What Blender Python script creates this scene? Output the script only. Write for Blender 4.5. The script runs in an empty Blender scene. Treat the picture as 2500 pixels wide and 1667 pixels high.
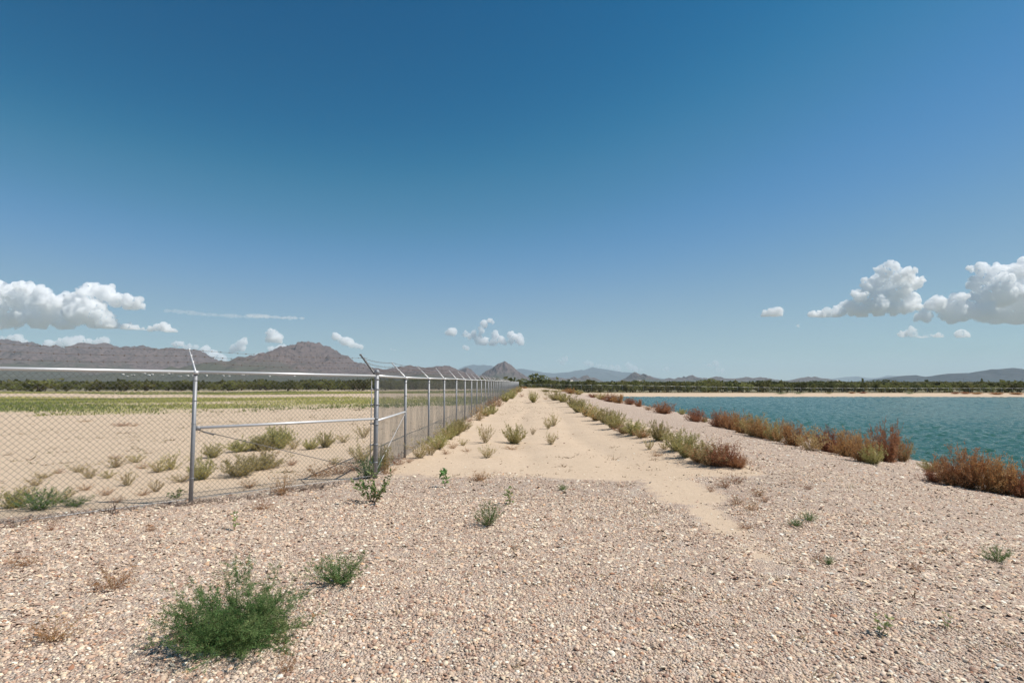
import bpy, math, random
import numpy as np
from mathutils import Matrix, Vector

# ------------------------------------------------------------------ camera, world, sun, exposure
scene = bpy.context.scene
COL = scene.collection
R = math.radians
F, CX, CY = 1400.0, 1250.0, 833.5            # focal length and centre on the 2500 x 1667 frame
EYE = 1.75
PITCH, YAW = 4.05, 1.55

cam_data = bpy.data.cameras.new('camera')
cam = bpy.data.objects.new('camera', cam_data)
COL.objects.link(cam)
cam_data.sensor_width = 36.0
cam_data.lens = 36.0 * F / 2500.0
cam_data.clip_start = 0.05
cam_data.clip_end = 300000.0
cam.location = (0, 0, EYE)
cam.rotation_euler = (R(90 + PITCH), 0, R(YAW))
scene.camera = cam

SUN_EL, SUN_AZ = 55.0, 90.0                  # azimuth measured from +Y towards +X
world = bpy.data.worlds.new('World')
scene.world = world
world.use_nodes = True
wn, wl = world.node_tree.nodes, world.node_tree.links
wn.clear()
sky = wn.new('ShaderNodeTexSky')
sky.sky_type = 'NISHITA'
sky.sun_disc = False
sky.sun_elevation = R(SUN_EL)
sky.sun_rotation = R(SUN_AZ)
sky.altitude = 0.0
sky.air_density = 1.0
sky.dust_density = 0.0
sky.ozone_density = 2.5
bg = wn.new('ShaderNodeBackground')
bg.inputs['Strength'].default_value = 0.085
wo = wn.new('ShaderNodeOutputWorld')
K0 = 0.085                                    # deep desert blue overhead, pale towards the horizon: one tone curve over the whole sky
def wmul(a, c):
    m = wn.new('ShaderNodeMix'); m.data_type = 'RGBA'; m.blend_type = 'MULTIPLY'
    m.inputs[0].default_value = 1.0; m.inputs[7].default_value = (c, c, c, 1)
    wl.new(a, m.inputs[6]); return m.outputs[2]
cur = wn.new('ShaderNodeRGBCurve')
for ci, pts in enumerate((((0, 0), (0.09, 0.0), (0.11, 0.006), (0.136, 0.032), (0.313, 0.190), (0.6, 0.29), (1, 0.45)),
                          ((0, 0), (0.10, 0.04), (0.169, 0.088), (0.229, 0.158), (0.456, 0.318), (0.62, 0.39), (1, 0.55)),
                          ((0, 0), (0.20, 0.125), (0.318, 0.220), (0.396, 0.305), (0.48, 0.40), (0.575, 0.425), (1, 0.56)))):
    cv = cur.mapping.curves[ci]
    while len(cv.points) < len(pts): cv.points.new(0.5, 0.5)
    for q, (x_, y_) in zip(cv.points, pts): q.location = (x_, y_)
cur.mapping.update()
wl.new(wmul(sky.outputs[0], K0), cur.inputs['Color'])
wl.new(wmul(cur.outputs[0], 1.0 / K0), bg.inputs[0])
wl.new(bg.outputs[0], wo.inputs[0])

sun_data = bpy.data.lights.new('sun', 'SUN')
sun_data.energy = 4.2
sun_data.angle = R(0.53)
sun_data.color = (1.0, 0.945, 0.87)
sun = bpy.data.objects.new('sun', sun_data)
COL.objects.link(sun)
sd = Vector((math.sin(R(SUN_AZ)) * math.cos(R(SUN_EL)), math.cos(R(SUN_AZ)) * math.cos(R(SUN_EL)), math.sin(R(SUN_EL))))
sun.rotation_euler = sd.to_track_quat('Z', 'Y').to_euler()
sun.location = (30, 10, 60)

vs = scene.view_settings
vs.view_transform = 'Standard'
vs.look = 'None'
vs.exposure = 0.40
vs.gamma = 1.0
vs.use_curve_mapping = False
scene.render.engine = 'CYCLES'
cy = scene.cycles
cy.use_denoising = True
cy.denoiser = 'OPENIMAGEDENOISE'
cy.max_bounces = 128
cy.diffuse_bounces = 3
cy.glossy_bounces = 3
cy.transmission_bounces = 3
cy.transparent_max_bounces = 12
cy.volume_bounces = 128
cy.volume_step_rate = 4.0
cy.volume_max_steps = 128

# ------------------------------------------------------------------ helpers
def tag(o, label=None, cat=None, group=None, kind=None):
    if label: o['label'] = label
    if cat: o['category'] = cat
    if group: o['group'] = group
    if kind: o['kind'] = kind
    return o

def empty(name, loc=(0, 0, 0), rz=0.0, scale=1.0):
    o = bpy.data.objects.new(name, None)
    o.empty_display_size = 0.1
    COL.objects.link(o)
    o.location = loc
    o.rotation_euler = (0, 0, rz)
    o.scale = (scale,) * 3 if not isinstance(scale, (tuple, list)) else scale
    return o

def link(name, me, parent=None, loc=(0, 0, 0), rot=(0, 0, 0), scale=(1, 1, 1)):
    o = bpy.data.objects.new(name, me)
    COL.objects.link(o)
    o.parent = parent
    o.location = loc
    o.rotation_euler = rot
    o.scale = scale
    return o

def np_mesh(name, v, f, mat=None, col=None, smooth=False, attrs=None, quads=False):
    """mesh from numpy arrays; f is (n,3) or (n,4); col is per-vertex RGB"""
    v = np.asarray(v, dtype=np.float32).reshape(-1, 3)
    f = np.asarray(f, dtype=np.int32)
    me = bpy.data.meshes.new(name)
    k = f.shape[1]
    me.vertices.add(len(v))
    me.vertices.foreach_set('co', v.ravel())
    me.loops.add(f.size)
    me.loops.foreach_set('vertex_index', f.ravel())
    me.polygons.add(len(f))
    me.polygons.foreach_set('loop_start', np.arange(0, f.size, k, dtype=np.int32))
    me.polygons.foreach_set('loop_total', np.full(len(f), k, dtype=np.int32))
    if smooth:
        me.polygons.foreach_set('use_smooth', np.ones(len(f), dtype=bool))
    me.update(calc_edges=True)
    if col is not None:
        a = me.color_attributes.new('col', 'FLOAT_COLOR', 'POINT')
        c = np.ones((len(v), 4), dtype=np.float32)
        c[:, :3] = col
        a.data.foreach_set('color', c.ravel())
    for n, arr in (attrs or {}).items():
        a = me.attributes.new(n, 'FLOAT', 'POINT')
        a.data.foreach_set('value', np.asarray(arr, dtype=np.float32).ravel())
    if mat is not None:
        me.materials.append(mat)
    return me

class MB:
    """collects tubes, boxes and blades into one mesh"""
    def __init__(s):
        s.v, s.f, s.c = [], [], []
    def add(s, verts, faces, col=(1, 1, 1)):
        b = len(s.v)
        s.v.extend(verts)
        s.c.extend([col] * len(verts))
        for f in faces:
            if len(f) == 4:
                s.f.append((f[0] + b, f[1] + b, f[2] + b)); s.f.append((f[0] + b, f[2] + b, f[3] + b))
            else:
                s.f.append(tuple(i + b for i in f))
    def tube(s, pts, rad, sides=3, col=(1, 1, 1), cap=True):
        pts = [Vector(p) for p in pts]
        n = len(pts)
        rads = rad if isinstance(rad, (list, tuple)) else [rad] * n
        vs_, fs_ = [], []
        for i, p in enumerate(pts):
            d = (pts[min(i + 1, n - 1)] - pts[max(i - 1, 0)])
            if d.length < 1e-9: d = Vector((0, 0, 1))
            d.normalize()
            up = Vector((0, 0, 1)) if abs(d.z) < 0.95 else Vector((1, 0, 0))
            a = d.cross(up).normalized(); b = d.cross(a)
            for k in range(sides):
                t = 2 * math.pi * k / sides
                vs_.append(tuple(p + (a * math.cos(t) + b * math.sin(t)) * rads[i]))
        for i in range(n - 1):
            for k in range(sides):
                k2 = (k + 1) % sides
                fs_.append((i * sides + k, i * sides + k2, (i + 1) * sides + k2, (i + 1) * sides + k))
        if cap:
            fs_.append(tuple(range(sides - 1, -1, -1)) if sides <= 4 else tuple())
            fs_.append(tuple((n - 1) * sides + k for k in range(sides)) if sides <= 4 else tuple())
            if sides > 4:
                fs_ = [q for q in fs_ if q]
                for base, rev in ((0, True), ((n - 1) * sides, False)):
                    for k in range(1, sides - 1):
                        fs_.append((base, base + k + 1, base + k) if rev else (base, base + k, base + k + 1))
        s.add(vs_, [q for q in fs_ if q], col)
    def box(s, c, size, col=(1, 1, 1), rot=None):
        x, y, z = [q / 2 for q in size]
        vs_ = [Vector((i, j, k)) for i in (-x, x) for j in (-y, y) for k in (-z, z)]
        if rot is not None: vs_ = [rot @ q for q in vs_]
        c = Vector(c)
        s.add([tuple(q + c) for q in vs_], [(0, 1, 3, 2), (4, 6, 7, 5), (0, 4, 5, 1), (2, 3, 7, 6), (0, 2, 6, 4), (1, 5, 7, 3)], col)
    def build(s, name, mat, smooth=False):
        return np_mesh(name, s.v, s.f, mat, np.array(s.c, dtype=np.float32), smooth)

# lattice value noise -------------------------------------------------
def _hash(ix, iy, seed):
    h = (ix.astype(np.int64) * 374761393 + iy.astype(np.int64) * 668265263 + seed * 982451653) & 0xffffffff
    h = ((h ^ (h >> 13)) * 1274126177) & 0xffffffff
    h = (h ^ (h >> 16)) & 0xffffffff
    return h.astype(np.float64) / 4294967295.0

def vnoise(x, y, seed=0):
    x = np.asarray(x, dtype=np.float64); y = np.asarray(y, dtype=np.float64)
    ix, iy = np.floor(x), np.floor(y)
    fx, fy = x - ix, y - iy
    fx = fx * fx * (3 - 2 * fx); fy = fy * fy * (3 - 2 * fy)
    a = _hash(ix, iy, seed); b = _hash(ix + 1, iy, seed); c = _hash(ix, iy + 1, seed); d = _hash(ix + 1, iy + 1, seed)
    return (a * (1 - fx) + b * fx) * (1 - fy) + (c * (1 - fx) + d * fx) * fy

def fbm(x, y, seed=0, oct=4, gain=0.5):
    t, amp, tot = 0.0, 1.0, 0.0
    for o in range(oct):
        t = t + amp * (vnoise(x * 2 ** o + 17.3 * o, y * 2 ** o - 9.1 * o, seed + o) - 0.5)
        tot += amp; amp *= gain
    return 2 * t / tot

def smooth(a, b, x):
    t = np.clip((x - a) / (b - a), 0, 1)
    return t * t * (3 - 2 * t)

# ------------------------------------------------------------------ layout of the place (metres; +Y runs along the road)
FENCE_X = -2.756                              # road-side fence line
CORNER = np.array([FENCE_X, 10.43])
FRONT_DIR = np.array([0.663, 0.747]); FRONT_DIR = FRONT_DIR / np.linalg.norm(FRONT_DIR)
SHORE_X, SHORE_Y, WATER_Z = 18.2, 146.0, -1.9

def field_dist(x, y):
    """metres inside the fenced field (0 on the road side)"""
    a = FENCE_X - x                                            # left of road fence
    nx, ny = -FRONT_DIR[1], FRONT_DIR[0]
    b = (x - CORNER[0]) * nx + (y - CORNER[1]) * ny            # behind the front fence
    return np.maximum(0, np.minimum(a, b))

def H(x, y):
    x = np.asarray(x, dtype=np.float64); y = np.asarray(y, dtype=np.float64)
    fd = field_dist(x, y)
    z = -0.85 * (1 - np.exp(-fd / 45.0))
    z = z + 0.12 * np.exp(-((x + 7.0) ** 2 + (y - 6.6) ** 2) / 6.0)
    # pond banks
    t = np.clip((x - 4.4) / (SHORE_X - 4.4), 0, 3)
    zx = -1.9 * (t - 0.10 * np.sin(np.pi * np.clip(t, 0, 1)))
    zx = np.maximum(zx, -4.0)
    endb = smooth(186, 225, y)
    zx = zx * (1 - endb) - 1.35 * endb
    zy = np.clip(WATER_Z - (SHORE_Y - y) * 0.10, -4.0, -1.22 - 0.35 * smooth(160, 175, y))
    wr = smooth(3.0, 6.5, x)
    zr = np.maximum(zx, np.where(x > 6.5, zy, -9))
    z = z * (1 - wr) + zr * wr
    z = np.where((x < 6.5), z * (1 - endb) - 1.35 * endb, z)
    # small relief
    near = np.exp(-np.hypot(x, y) / 60.0)
    z = z + 0.045 * fbm(x * 0.35, y * 0.35, 3, 3) * near + 0.02 * fbm(x * 1.6, y * 1.6, 5, 3) * near
    z = z + 0.16 * fbm(x * 0.03, y * 0.03, 9, 2) * np.clip(fd / 20.0, 0, 1)
    # berm under the roadside shrubs, wheel ruts on the road
    road = smooth(10.0, 14.0, y) * (1 - smooth(150, 185, y))
    z = z + 0.10 * np.exp(-((x - 3.9 + 0.25 * np.sin(y * 0.4)) / 0.75) ** 2) * road
    wob = 0.25 * np.sin(y * 0.21) + 0.12 * np.sin(y * 0.53 + 1)
    z = z - 0.055 * (np.exp(-((x + 0.2 - wob) / 0.28) ** 2) + np.exp(-((x - 1.75 - wob) / 0.28) ** 2)) * road * (0.5 + 0.8 * vnoise(x * 0.0 + 3, y * 0.3, 91))
    z = z + 0.018 * fbm(x * 3.0, y * 3.0, 95, 3) * road
    z = z + 0.07 * np.exp(-((x - FENCE_X - 0.3) / 0.6) ** 2) * road
    return z

def h1(x, y):
    return float(H(np.array([x]), np.array([y]))[0])

ROT = np.array(cam.rotation_euler.to_matrix())
def ray(px, py):
    d = ROT @ np.array([(px - CX) / F, -(py - CY) / F, -1.0])
    return d / np.hypot(d[0], d[1])
TS = np.geomspace(2.0, 420.0, 2600)
def G(px, py):
    """the ground point that lies in this direction from where the photographer stood"""
    d = ray(px, py)
    z = EYE + TS * d[2]
    hh = H(TS * d[0], TS * d[1])
    k = np.argmax(z < hh) if (z < hh).any() else len(TS) - 1
    return float(TS[k] * d[0]), float(TS[k] * d[1]), float(hh[k])
def mpp(p):
    """metres per photo pixel at that point"""
    d = ROT.T @ (np.array(p) - np.array([0, 0, EYE]))
    return -d[2] / F

# ------------------------------------------------------------------ materials
def new_mat(name):
    m = bpy.data.materials.new(name)
    m.use_nodes = True
    n, l = m.node_tree.nodes, m.node_tree.links
    b = n['Principled BSDF']
    return m, n, l, b

def ramp(n, stops, interp='LINEAR'):
    r = n.new('ShaderNodeValToRGB')
    r.color_ramp.interpolation = interp
    e = r.color_ramp.elements
    while len(e) < len(stops): e.new(0.5)
    for q, (p, c) in zip(e, stops):
        q.position = p; q.color = (*c, 1)
    return r

def mixc(n, l, fac, a, b):
    m = n.new('ShaderNodeMix'); m.data_type = 'RGBA'
    for sock, val in ((m.inputs[0], fac), (m.inputs[6], a), (m.inputs[7], b)):
        if hasattr(val, 'is_output') or isinstance(val, bpy.types.NodeSocket): l.new(val, sock)
        elif isinstance(val, (int, float)): sock.default_value = val
        else: sock.default_value = (*val, 1)
    return m.outputs[2]

def mathn(n, l, op, a, b=None, clamp=False):
    m = n.new('ShaderNodeMath'); m.operation = op; m.use_clamp = clamp
    for i, val in enumerate((a, b)):
        if val is None: continue
        if isinstance(val, bpy.types.NodeSocket): l.new(val, m.inputs[i])
        else: m.inputs[i].default_value = val
    return m.outputs[0]

def noise(n, l, vec, scale, detail=4, rough=0.55):
    t = n.new('ShaderNodeTexNoise')
    t.inputs['Scale'].default_value = scale
    t.inputs['Detail'].default_value = detail
    t.inputs['Roughness'].default_value = rough
    l.new(vec, t.inputs['Vector'])
    return t.outputs['Fac']

PEBBLE_STOPS = [(0.0, (0.24, 0.145, 0.11)), (0.10, (0.42, 0.265, 0.20)), (0.28, (0.56, 0.40, 0.305)),
                (0.46, (0.62, 0.47, 0.36)), (0.60, (0.58, 0.46, 0.40)), (0.76, (0.70, 0.55, 0.41)),
                (0.92, (0.74, 0.63, 0.51)), (1.0, (0.84, 0.78, 0.70))]

def ground_material():
    m, n, l, b = new_mat('desert_ground')
    geo = n.new('ShaderNodeNewGeometry'); P = geo.outputs['Position']
    ag = n.new('ShaderNodeAttribute'); ag.attribute_name = 'gravel'
    av = n.new('ShaderNodeAttribute'); av.attribute_name = 'grass'
    asc = n.new('ShaderNodeAttribute'); asc.attribute_name = 'scrub'
    # sand
    n1 = noise(n, l, P, 0.55, 8, 0.68)
    n2 = noise(n, l, P, 9.0, 5, 0.65)
    n3 = noise(n, l, P, 70.0, 3, 0.6)
    sand = mixc(n, l, n1, (0.46, 0.35, 0.245), (0.64, 0.50, 0.365))
    sand = mixc(n, l, mathn(n, l, 'MULTIPLY', mathn(n, l, 'SUBTRACT', n2, 0.45, True), 1.6, True), sand, (0.45, 0.335, 0.23))
    mps = n.new('ShaderNodeMapping'); mps.inputs['Scale'].default_value = (2.2, 0.16, 1.0); l.new(P, mps.inputs['Vector'])
    strk = noise(n, l, mps.outputs[0], 1.0, 6, 0.7)
    sand = mixc(n, l, mathn(n, l, 'MULTIPLY', mathn(n, l, 'SUBTRACT', strk, 0.5, True), 1.8, True), sand, (0.47, 0.36, 0.255))
    grit = mathn(n, l, 'GREATER_THAN', n3, 0.66)
    sand = mixc(n, l, mathn(n, l, 'MULTIPLY', grit, 0.55), sand, (0.38, 0.27, 0.19))
    # gravel: two sizes of stone cells
    def cells(scale):
        v = n.new('ShaderNodeTexVoronoi'); v.feature = 'F1'
        v.inputs['Scale'].default_value = scale
        l.new(P, v.inputs['Vector'])
        w = n.new('ShaderNodeTexWhiteNoise'); w.noise_dimensions = '3D'
        l.new(v.outputs['Position'], w.inputs['Vector'])
        return v.outputs['Distance'], w.outputs['Value']
    d1, c1 = cells(60.0)
    r1 = ramp(n, PEBBLE_STOPS); l.new(c1, r1.inputs[0])
    d2, c2 = cells(21.0)
    patch = mixc(n, l, noise(n, l, P, 1.1, 4, 0.6), (0.38, 0.295, 0.23), (0.60, 0.485, 0.385))
    r2 = ramp(n, PEBBLE_STOPS); l.new(c2, r2.inputs[0])
    grav = mixc(n, l, 0.35, r1.outputs[0], r2.outputs[0])
    grav = mixc(n, l, 0.30, grav, patch)
    grav = mixc(n, l, 0.20, grav, (0.2, 0.17, 0.14))  # even darkening painted in for the shadows missing between flat stone cells
    d3, c3_ = cells(7.5)
    r3 = ramp(n, PEBBLE_STOPS); l.new(c3_, r3.inputs[0])
    grav = mixc(n, l, 0.22, grav, r3.outputs[0])
    gap = mathn(n, l, 'MULTIPLY', mathn(n, l, 'SUBTRACT', d1, 0.42, True), 3.0, True)
    grav = mixc(n, l, mathn(n, l, 'MULTIPLY', gap, 0.45), grav, (0.34, 0.25, 0.18))
    # thin plant cover and far scrub floor
    grassc = mixc(n, l, noise(n, l, P, 0.35, 5, 0.65), (0.23, 0.22, 0.085), (0.40, 0.35, 0.15))
    scrubc = mixc(n, l, noise(n, l, P, 0.02, 6, 0.7), (0.13, 0.125, 0.075), (0.27, 0.235, 0.16))
    edge = mathn(n, l, 'MULTIPLY', mathn(n, l, 'SUBTRACT', mathn(n, l, 'ADD', mathn(n, l, 'MULTIPLY', noise(n, l, P, 2.2, 6, 0.7), 0.6), mathn(n, l, 'MULTIPLY', noise(n, l, P, 24.0, 3, 0.6), 0.35)), 0.475), 1.5)
    gm = mathn(n, l, 'MULTIPLY', mathn(n, l, 'ADD', mathn(n, l, 'SUBTRACT', ag.outputs['Fac'], 0.5), edge), 5.0)
    gm = mathn(n, l, 'ADD', gm, 0.5, True)
    base = mixc(n, l, gm, sand, grav)
    vm = mathn(n, l, 'ADD', mathn(n, l, 'MULTIPLY', mathn(n, l, 'ADD', mathn(n, l, 'SUBTRACT', av.outputs['Fac'], 0.46), edge), 3.0), 0.0, True)
    base = mixc(n, l, vm, base, grassc)
    base = mixc(n, l, asc.outputs['Fac'], base, scrubc)
    l.new(base, b.inputs['Base Color'])
    b.inputs['Roughness'].default_value = 0.95
    b.inputs['Specular IOR Level'].default_value = 0.15
    hgt = mathn(n, l, 'MULTIPLY', mathn(n, l, 'SUBTRACT', 0.6, d1), gm)
    hs = mathn(n, l, 'ADD', mathn(n, l, 'MULTIPLY', n2, 0.8), mathn(n, l, 'MULTIPLY', n3, 0.12))
    bump = n.new('ShaderNodeBump'); bump.inputs['Distance'].default_value = 0.022
    bump.inputs['Strength'].default_value = 0.9
    l.new(mathn(n, l, 'ADD', hgt, hs), bump.inputs['Height'])
    l.new(bump.outputs[0], b.inputs['Normal'])
    return m

def vcol_material(name, rough=0.8, translucent=0.0, var=0.12, spec=0.2):
    """per-vertex colour with a small change from one plant to the next"""
    m, n, l, b = new_mat(name)
    a = n.new('ShaderNodeAttribute'); a.attribute_name = 'col'
    oi = n.new('ShaderNodeObjectInfo')
    hs = n.new('ShaderNodeHueSaturation')
    l.new(a.outputs['Color'], hs.inputs['Color'])
    l.new(mathn(n, l, 'ADD', 1.0 - var, mathn(n, l, 'MULTIPLY', oi.outputs['Random'], 2 * var)), hs.inputs['Value'])
    l.new(mathn(n, l, 'ADD', 0.5 - var * 0.1, mathn(n, l, 'MULTIPLY', oi.outputs['Random'], 0.2 * var)), hs.inputs['Hue'])
    l.new(hs.outputs[0], b.inputs['Base Color'])
    b.inputs['Roughness'].default_value = rough
    b.inputs['Specular IOR Level'].default_value = spec
    if translucent > 0:
        t = n.new('ShaderNodeBsdfTranslucent'); l.new(hs.outputs[0], t.inputs['Color'])
        mx = n.new('ShaderNodeMixShader'); mx.inputs[0].default_value = translucent
        l.new(b.outputs[0], mx.inputs[1]); l.new(t.outputs[0], mx.inputs[2])
        l.new(mx.outputs[0], n['Material Output'].inputs['Surface'])
    return m

def metal_material(name, col, rough, metallic=0.75, wear=0.25):
    m, n, l, b = new_mat(name)
    geo = n.new('ShaderNodeNewGeometry'); P = geo.outputs['Position']
    f = noise(n, l, P, 22.0, 5, 0.7)
    c = mixc(n, l, f, tuple(q * (1 - wear) for q in col), tuple(min(1, q * (1 + wear)) for q in col))
    l.new(c, b.inputs['Base Color'])
    l.new(mathn(n, l, 'ADD', rough - 0.1, mathn(n, l, 'MULTIPLY', f, 0.2)), b.inputs['Roughness'])
    b.inputs['Metallic'].default_value = metallic
    return m

def water_material():
    m, n, l, b = new_mat('pond_water')
    geo = n.new('ShaderNodeNewGeometry'); P = geo.outputs['Position']
    mp = n.new('ShaderNodeMapping'); mp.inputs['Scale'].default_value = (1.0, 1.7, 1.0); mp.inputs['Rotation'].default_value = (0, 0, R(20))
    l.new(P, mp.inputs['Vector'])
    w1 = noise(n, l, mp.outputs[0], 0.55, 3, 0.5)
    w2 = noise(n, l, mp.outputs[0], 1.9, 4, 0.6)
    w3 = noise(n, l, mp.outputs[0], 6.0, 3, 0.6)
    hgt = mathn(n, l, 'ADD', mathn(n, l, 'MULTIPLY', w2, 0.12), mathn(n, l, 'MULTIPLY', w3, 0.07))
    bump = n.new('ShaderNodeBump'); bump.inputs['Distance'].default_value = 0.55; bump.inputs['Strength'].default_value = 1.0
    l.new(hgt, bump.inputs['Height']); l.new(bump.outputs[0], b.inputs['Normal'])
    big = noise(n, l, P, 0.05, 4, 0.6)
    c = mixc(n, l, big, (0.028, 0.088, 0.056), (0.042, 0.116, 0.076))
    l.new(c, b.inputs['Base Color'])
    b.inputs['Roughness'].default_value = 0.12
    b.inputs['IOR'].default_value = 1.333
    return m

def mountain_material(name, rock1, rock2, slope_c, scale):
    m, n, l, b = new_mat(name)
    geo = n.new('ShaderNodeNewGeometry'); P = geo.outputs['Position']
    a = n.new('ShaderNodeAttribute'); a.attribute_name = 'rise'
    f1 = noise(n, l, P, scale, 7, 0.65)
    f2 = noise(n, l, P, scale * 6, 5, 0.7)
    rock = mixc(n, l, f1, rock1, rock2)
    rock = mixc(n, l, mathn(n, l, 'MULTIPLY', mathn(n, l, 'SUBTRACT', f2, 0.48, True), 5.0, True), rock, tuple(q * 0.35 for q in rock1))  # dark noise patches paint the shade of crevices into the rock
    k = mathn(n, l, 'ADD', a.outputs['Fac'], mathn(n, l, 'MULTIPLY', mathn(n, l, 'SUBTRACT', f1, 0.5), 0.9))
    k = mathn(n, l, 'MULTIPLY', mathn(n, l, 'SUBTRACT', k, 0.22), 3.0, True)
    sl = mixc(n, l, f2, tuple(q * 0.75 for q in slope_c), tuple(q * 1.25 for q in slope_c))
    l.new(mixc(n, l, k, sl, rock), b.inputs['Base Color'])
    b.inputs['Roughness'].default_value = 0.95
    b.inputs['Specular IOR Level'].default_value = 0.1
    return m

M_GROUND = ground_material()
M_PEBBLE = vcol_material('pebble_stone', 0.75, 0, 0.0, 0.3)
M_GREEN = vcol_material('green_foliage', 0.6, 0.42, 0.16)
M_DRY = vcol_material('dry_foliage', 0.85, 0.38, 0.2)
M_STEM = vcol_material('plant_stem', 0.85, 0, 0.1)
M_GALV = metal_material('galvanised_steel', (0.27, 0.275, 0.285), 0.55, 0.4)
M_RAIL = metal_material('sunlit_galvanised_rail', (0.62, 0.62, 0.62), 0.45, 0.35, 0.10)  # pale base colour paints in the sun's white highlight along the rails
M_WIRE = metal_material('galvanised_wire', (0.24, 0.24, 0.225), 0.5, 0.5)
M_BARB = metal_material('rusty_barbed_wire', (0.20, 0.165, 0.14), 0.7, 0.4)
M_OLD = metal_material('weathered_steel', (0.17, 0.165, 0.16), 0.6, 0.5)
M_WATER = water_material()
M_MTN = mountain_material('desert_mountain', (0.088, 0.070, 0.068), (0.178, 0.134, 0.120), (0.080, 0.080, 0.060), 0.006)
M_MTN_FAR = mountain_material('haze_blue_mountain', (0.034, 0.040, 0.050), (0.054, 0.056, 0.064), (0.038, 0.046, 0.050), 0.0012)  # slate-blue rock: the tint of distant haze is put into the colour

# ------------------------------------------------------------------ ground sheet
def axis(lo, hi, centre0, centre1, step, grow, far):
    a = list(np.arange(centre0, centre1, step))
    s = step; v = centre1; up = []
    while v < hi:
        up.append(v); s *= grow; v += min(s, far)
    up.append(hi)
    s = step; v = centre0; dn = []
    while v > lo:
        s *= grow; v -= min(s, far); dn.append(max(v, lo))
    return np.unique(np.array(dn + a + up))

gx = axis(-24000, 24000, -9, 19, 0.23, 1.065, 2500)
gy = axis(-300, 24300, 1.5, 28, 0.23, 1.05, 2500)
GX, GY = np.meshgrid(gx, gy)
GZ = H(GX, GY)
def seg_dist(x, y, a, b):
    ax, ay = a; bx, by = b
    t = np.clip(((x - ax) * (bx - ax) + (y - ay) * (by - ay)) / ((bx - ax) ** 2 + (by - ay) ** 2), 0, 1)
    return np.hypot(x - ax - t * (bx - ax), y - ay - t * (by - ay))
wp = [G(*q) for q in [(1600, 1155), (1690, 1218), (1785, 1298), (1900, 1390)]]
def masks(x, y):
    """where the ground is gravel, grassy or scrub-covered"""
    fd = field_dist(x, y)
    sand = smooth(9.7, 11.6, y + 0.10 * (x - 1.0) * (x < 1.0) + 0.55 * fbm(x * 0.55, y * 0.55, 81, 4)) * smooth(FENCE_X - 0.4, FENCE_X + 0.1, x) * (1 - smooth(4.2, 5.0, x + 0.3 * fbm(x * 0.4, y * 0.2, 77, 3)))
    for (a, b, w0) in ((wp[0], wp[1], 0.80), (wp[1], wp[2], 0.40), (wp[2], wp[3], 0.22)):      # sand washed over the apron's edge
        sand = np.maximum(sand, (0.80 - 0.12 * (w0 < 0.5)) * np.clip(1.25 - seg_dist(x, y, a[:2], b[:2]) / w0, 0, 1))
    sand = np.maximum(sand, smooth(0.15, 0.55, fd))
    sand = np.maximum(sand, smooth(140, 150, y) * smooth(5, 8, x))                              # far shore
    sand = np.maximum(sand, np.exp(-((x - 17.7) / 0.45) ** 2) * 0.62)                           # pale rim at the water
    yy = y + 0.12 * x + 13 * fbm(x * 0.03, y * 0.05, 31, 4)
    belt1 = smooth(33, 50, yy) * (1 - smooth(70, 84, yy + 0.10 * (x + 60)))
    belt2 = smooth(97, 104, yy) * (1 - smooth(126, 140, yy)) * (0.55 + 0.45 * smooth(-80, -30, x))
    grass = np.maximum(belt1, belt2) * (fd > 1) * 0.95 * np.clip(1.10 + 0.9 * fbm(x * 0.07, y * 0.14, 33, 4), 0.15, 1.2)
    grass = np.maximum(grass, 0.75 * smooth(160, 175, y) * (x > -3))
    scrub = np.maximum(smooth(150, 170, y) * (x < -3), smooth(176, 190, y) * (x > 8))
    scrub = np.maximum(scrub, smooth(215, 260, y))
    scrub = np.maximum(scrub, smooth(300, 400, np.hypot(x, y)))
    return 1 - sand, grass, scrub
gravel, grass, scrub = masks(GX, GY)
nx_, ny_ = len(gx), len(gy)
idx = np.arange(nx_ * ny_).reshape(ny_, nx_)
quads_ = np.stack([idx[:-1, :-1], idx[:-1, 1:], idx[1:, 1:], idx[1:, :-1]], -1).reshape(-1, 4)
gme = np_mesh('ground', np.stack([GX, GY, GZ], -1).reshape(-1, 3), quads_, M_GROUND, None, True,
              {'gravel': gravel.ravel(), 'grass': grass.ravel(), 'scrub': scrub.ravel()})
tag(link('ground', gme), 'pale sandy desert ground with gravel apron and bank', 'ground', kind='structure')

# ------------------------------------------------------------------ pond
rr_ = np.concatenate([[8.0, 12.0], 17.0 * np.exp(np.arange(0, math.log(430 / 17.0), 0.0054))])
th_ = np.concatenate([np.arange(0.04, 1.02, 0.0031), np.linspace(1.02, 2.2, 40)[1:]])
RR_, TH_ = np.meshgrid(rr_, th_, indexing='ij')
WX, WY = RR_ * np.sin(TH_), RR_ * np.cos(TH_)
gw = np.random.default_rng(8)
WZ = np.zeros_like(WX)
for i in range(34):
    lam = 0.22 * (1.2 / 0.22) ** gw.uniform(0, 1)
    a_ = R(205) + gw.normal(0, 0.55)
    kx, ky = math.cos(a_) * 2 * math.pi / lam, math.sin(a_) * 2 * math.pi / lam
    WZ += 0.0125 * lam * np.sin(kx * WX + ky * WY + gw.uniform(0, 6.28)) * (0.4 + 1.2 * vnoise(WX * 0.06, WY * 0.06, 60 + i))
WZ = WZ * (0.45 + 1.1 * vnoise(WX * 0.022, WY * 0.03, 140))
WZ = np.minimum(WZ, 0.12)
okw = (WY < 150) & (WX > 16.0)
idx = np.arange(WX.size).reshape(WX.shape)
wq = np.stack([idx[:-1, :-1], idx[1:, :-1], idx[1:, 1:], idx[:-1, 1:]], -1)
okq = okw[:-1, :-1] & okw[1:, :-1] & okw[1:, 1:] & okw[:-1, 1:]
wq = wq[okq][:, ::-1]
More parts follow.
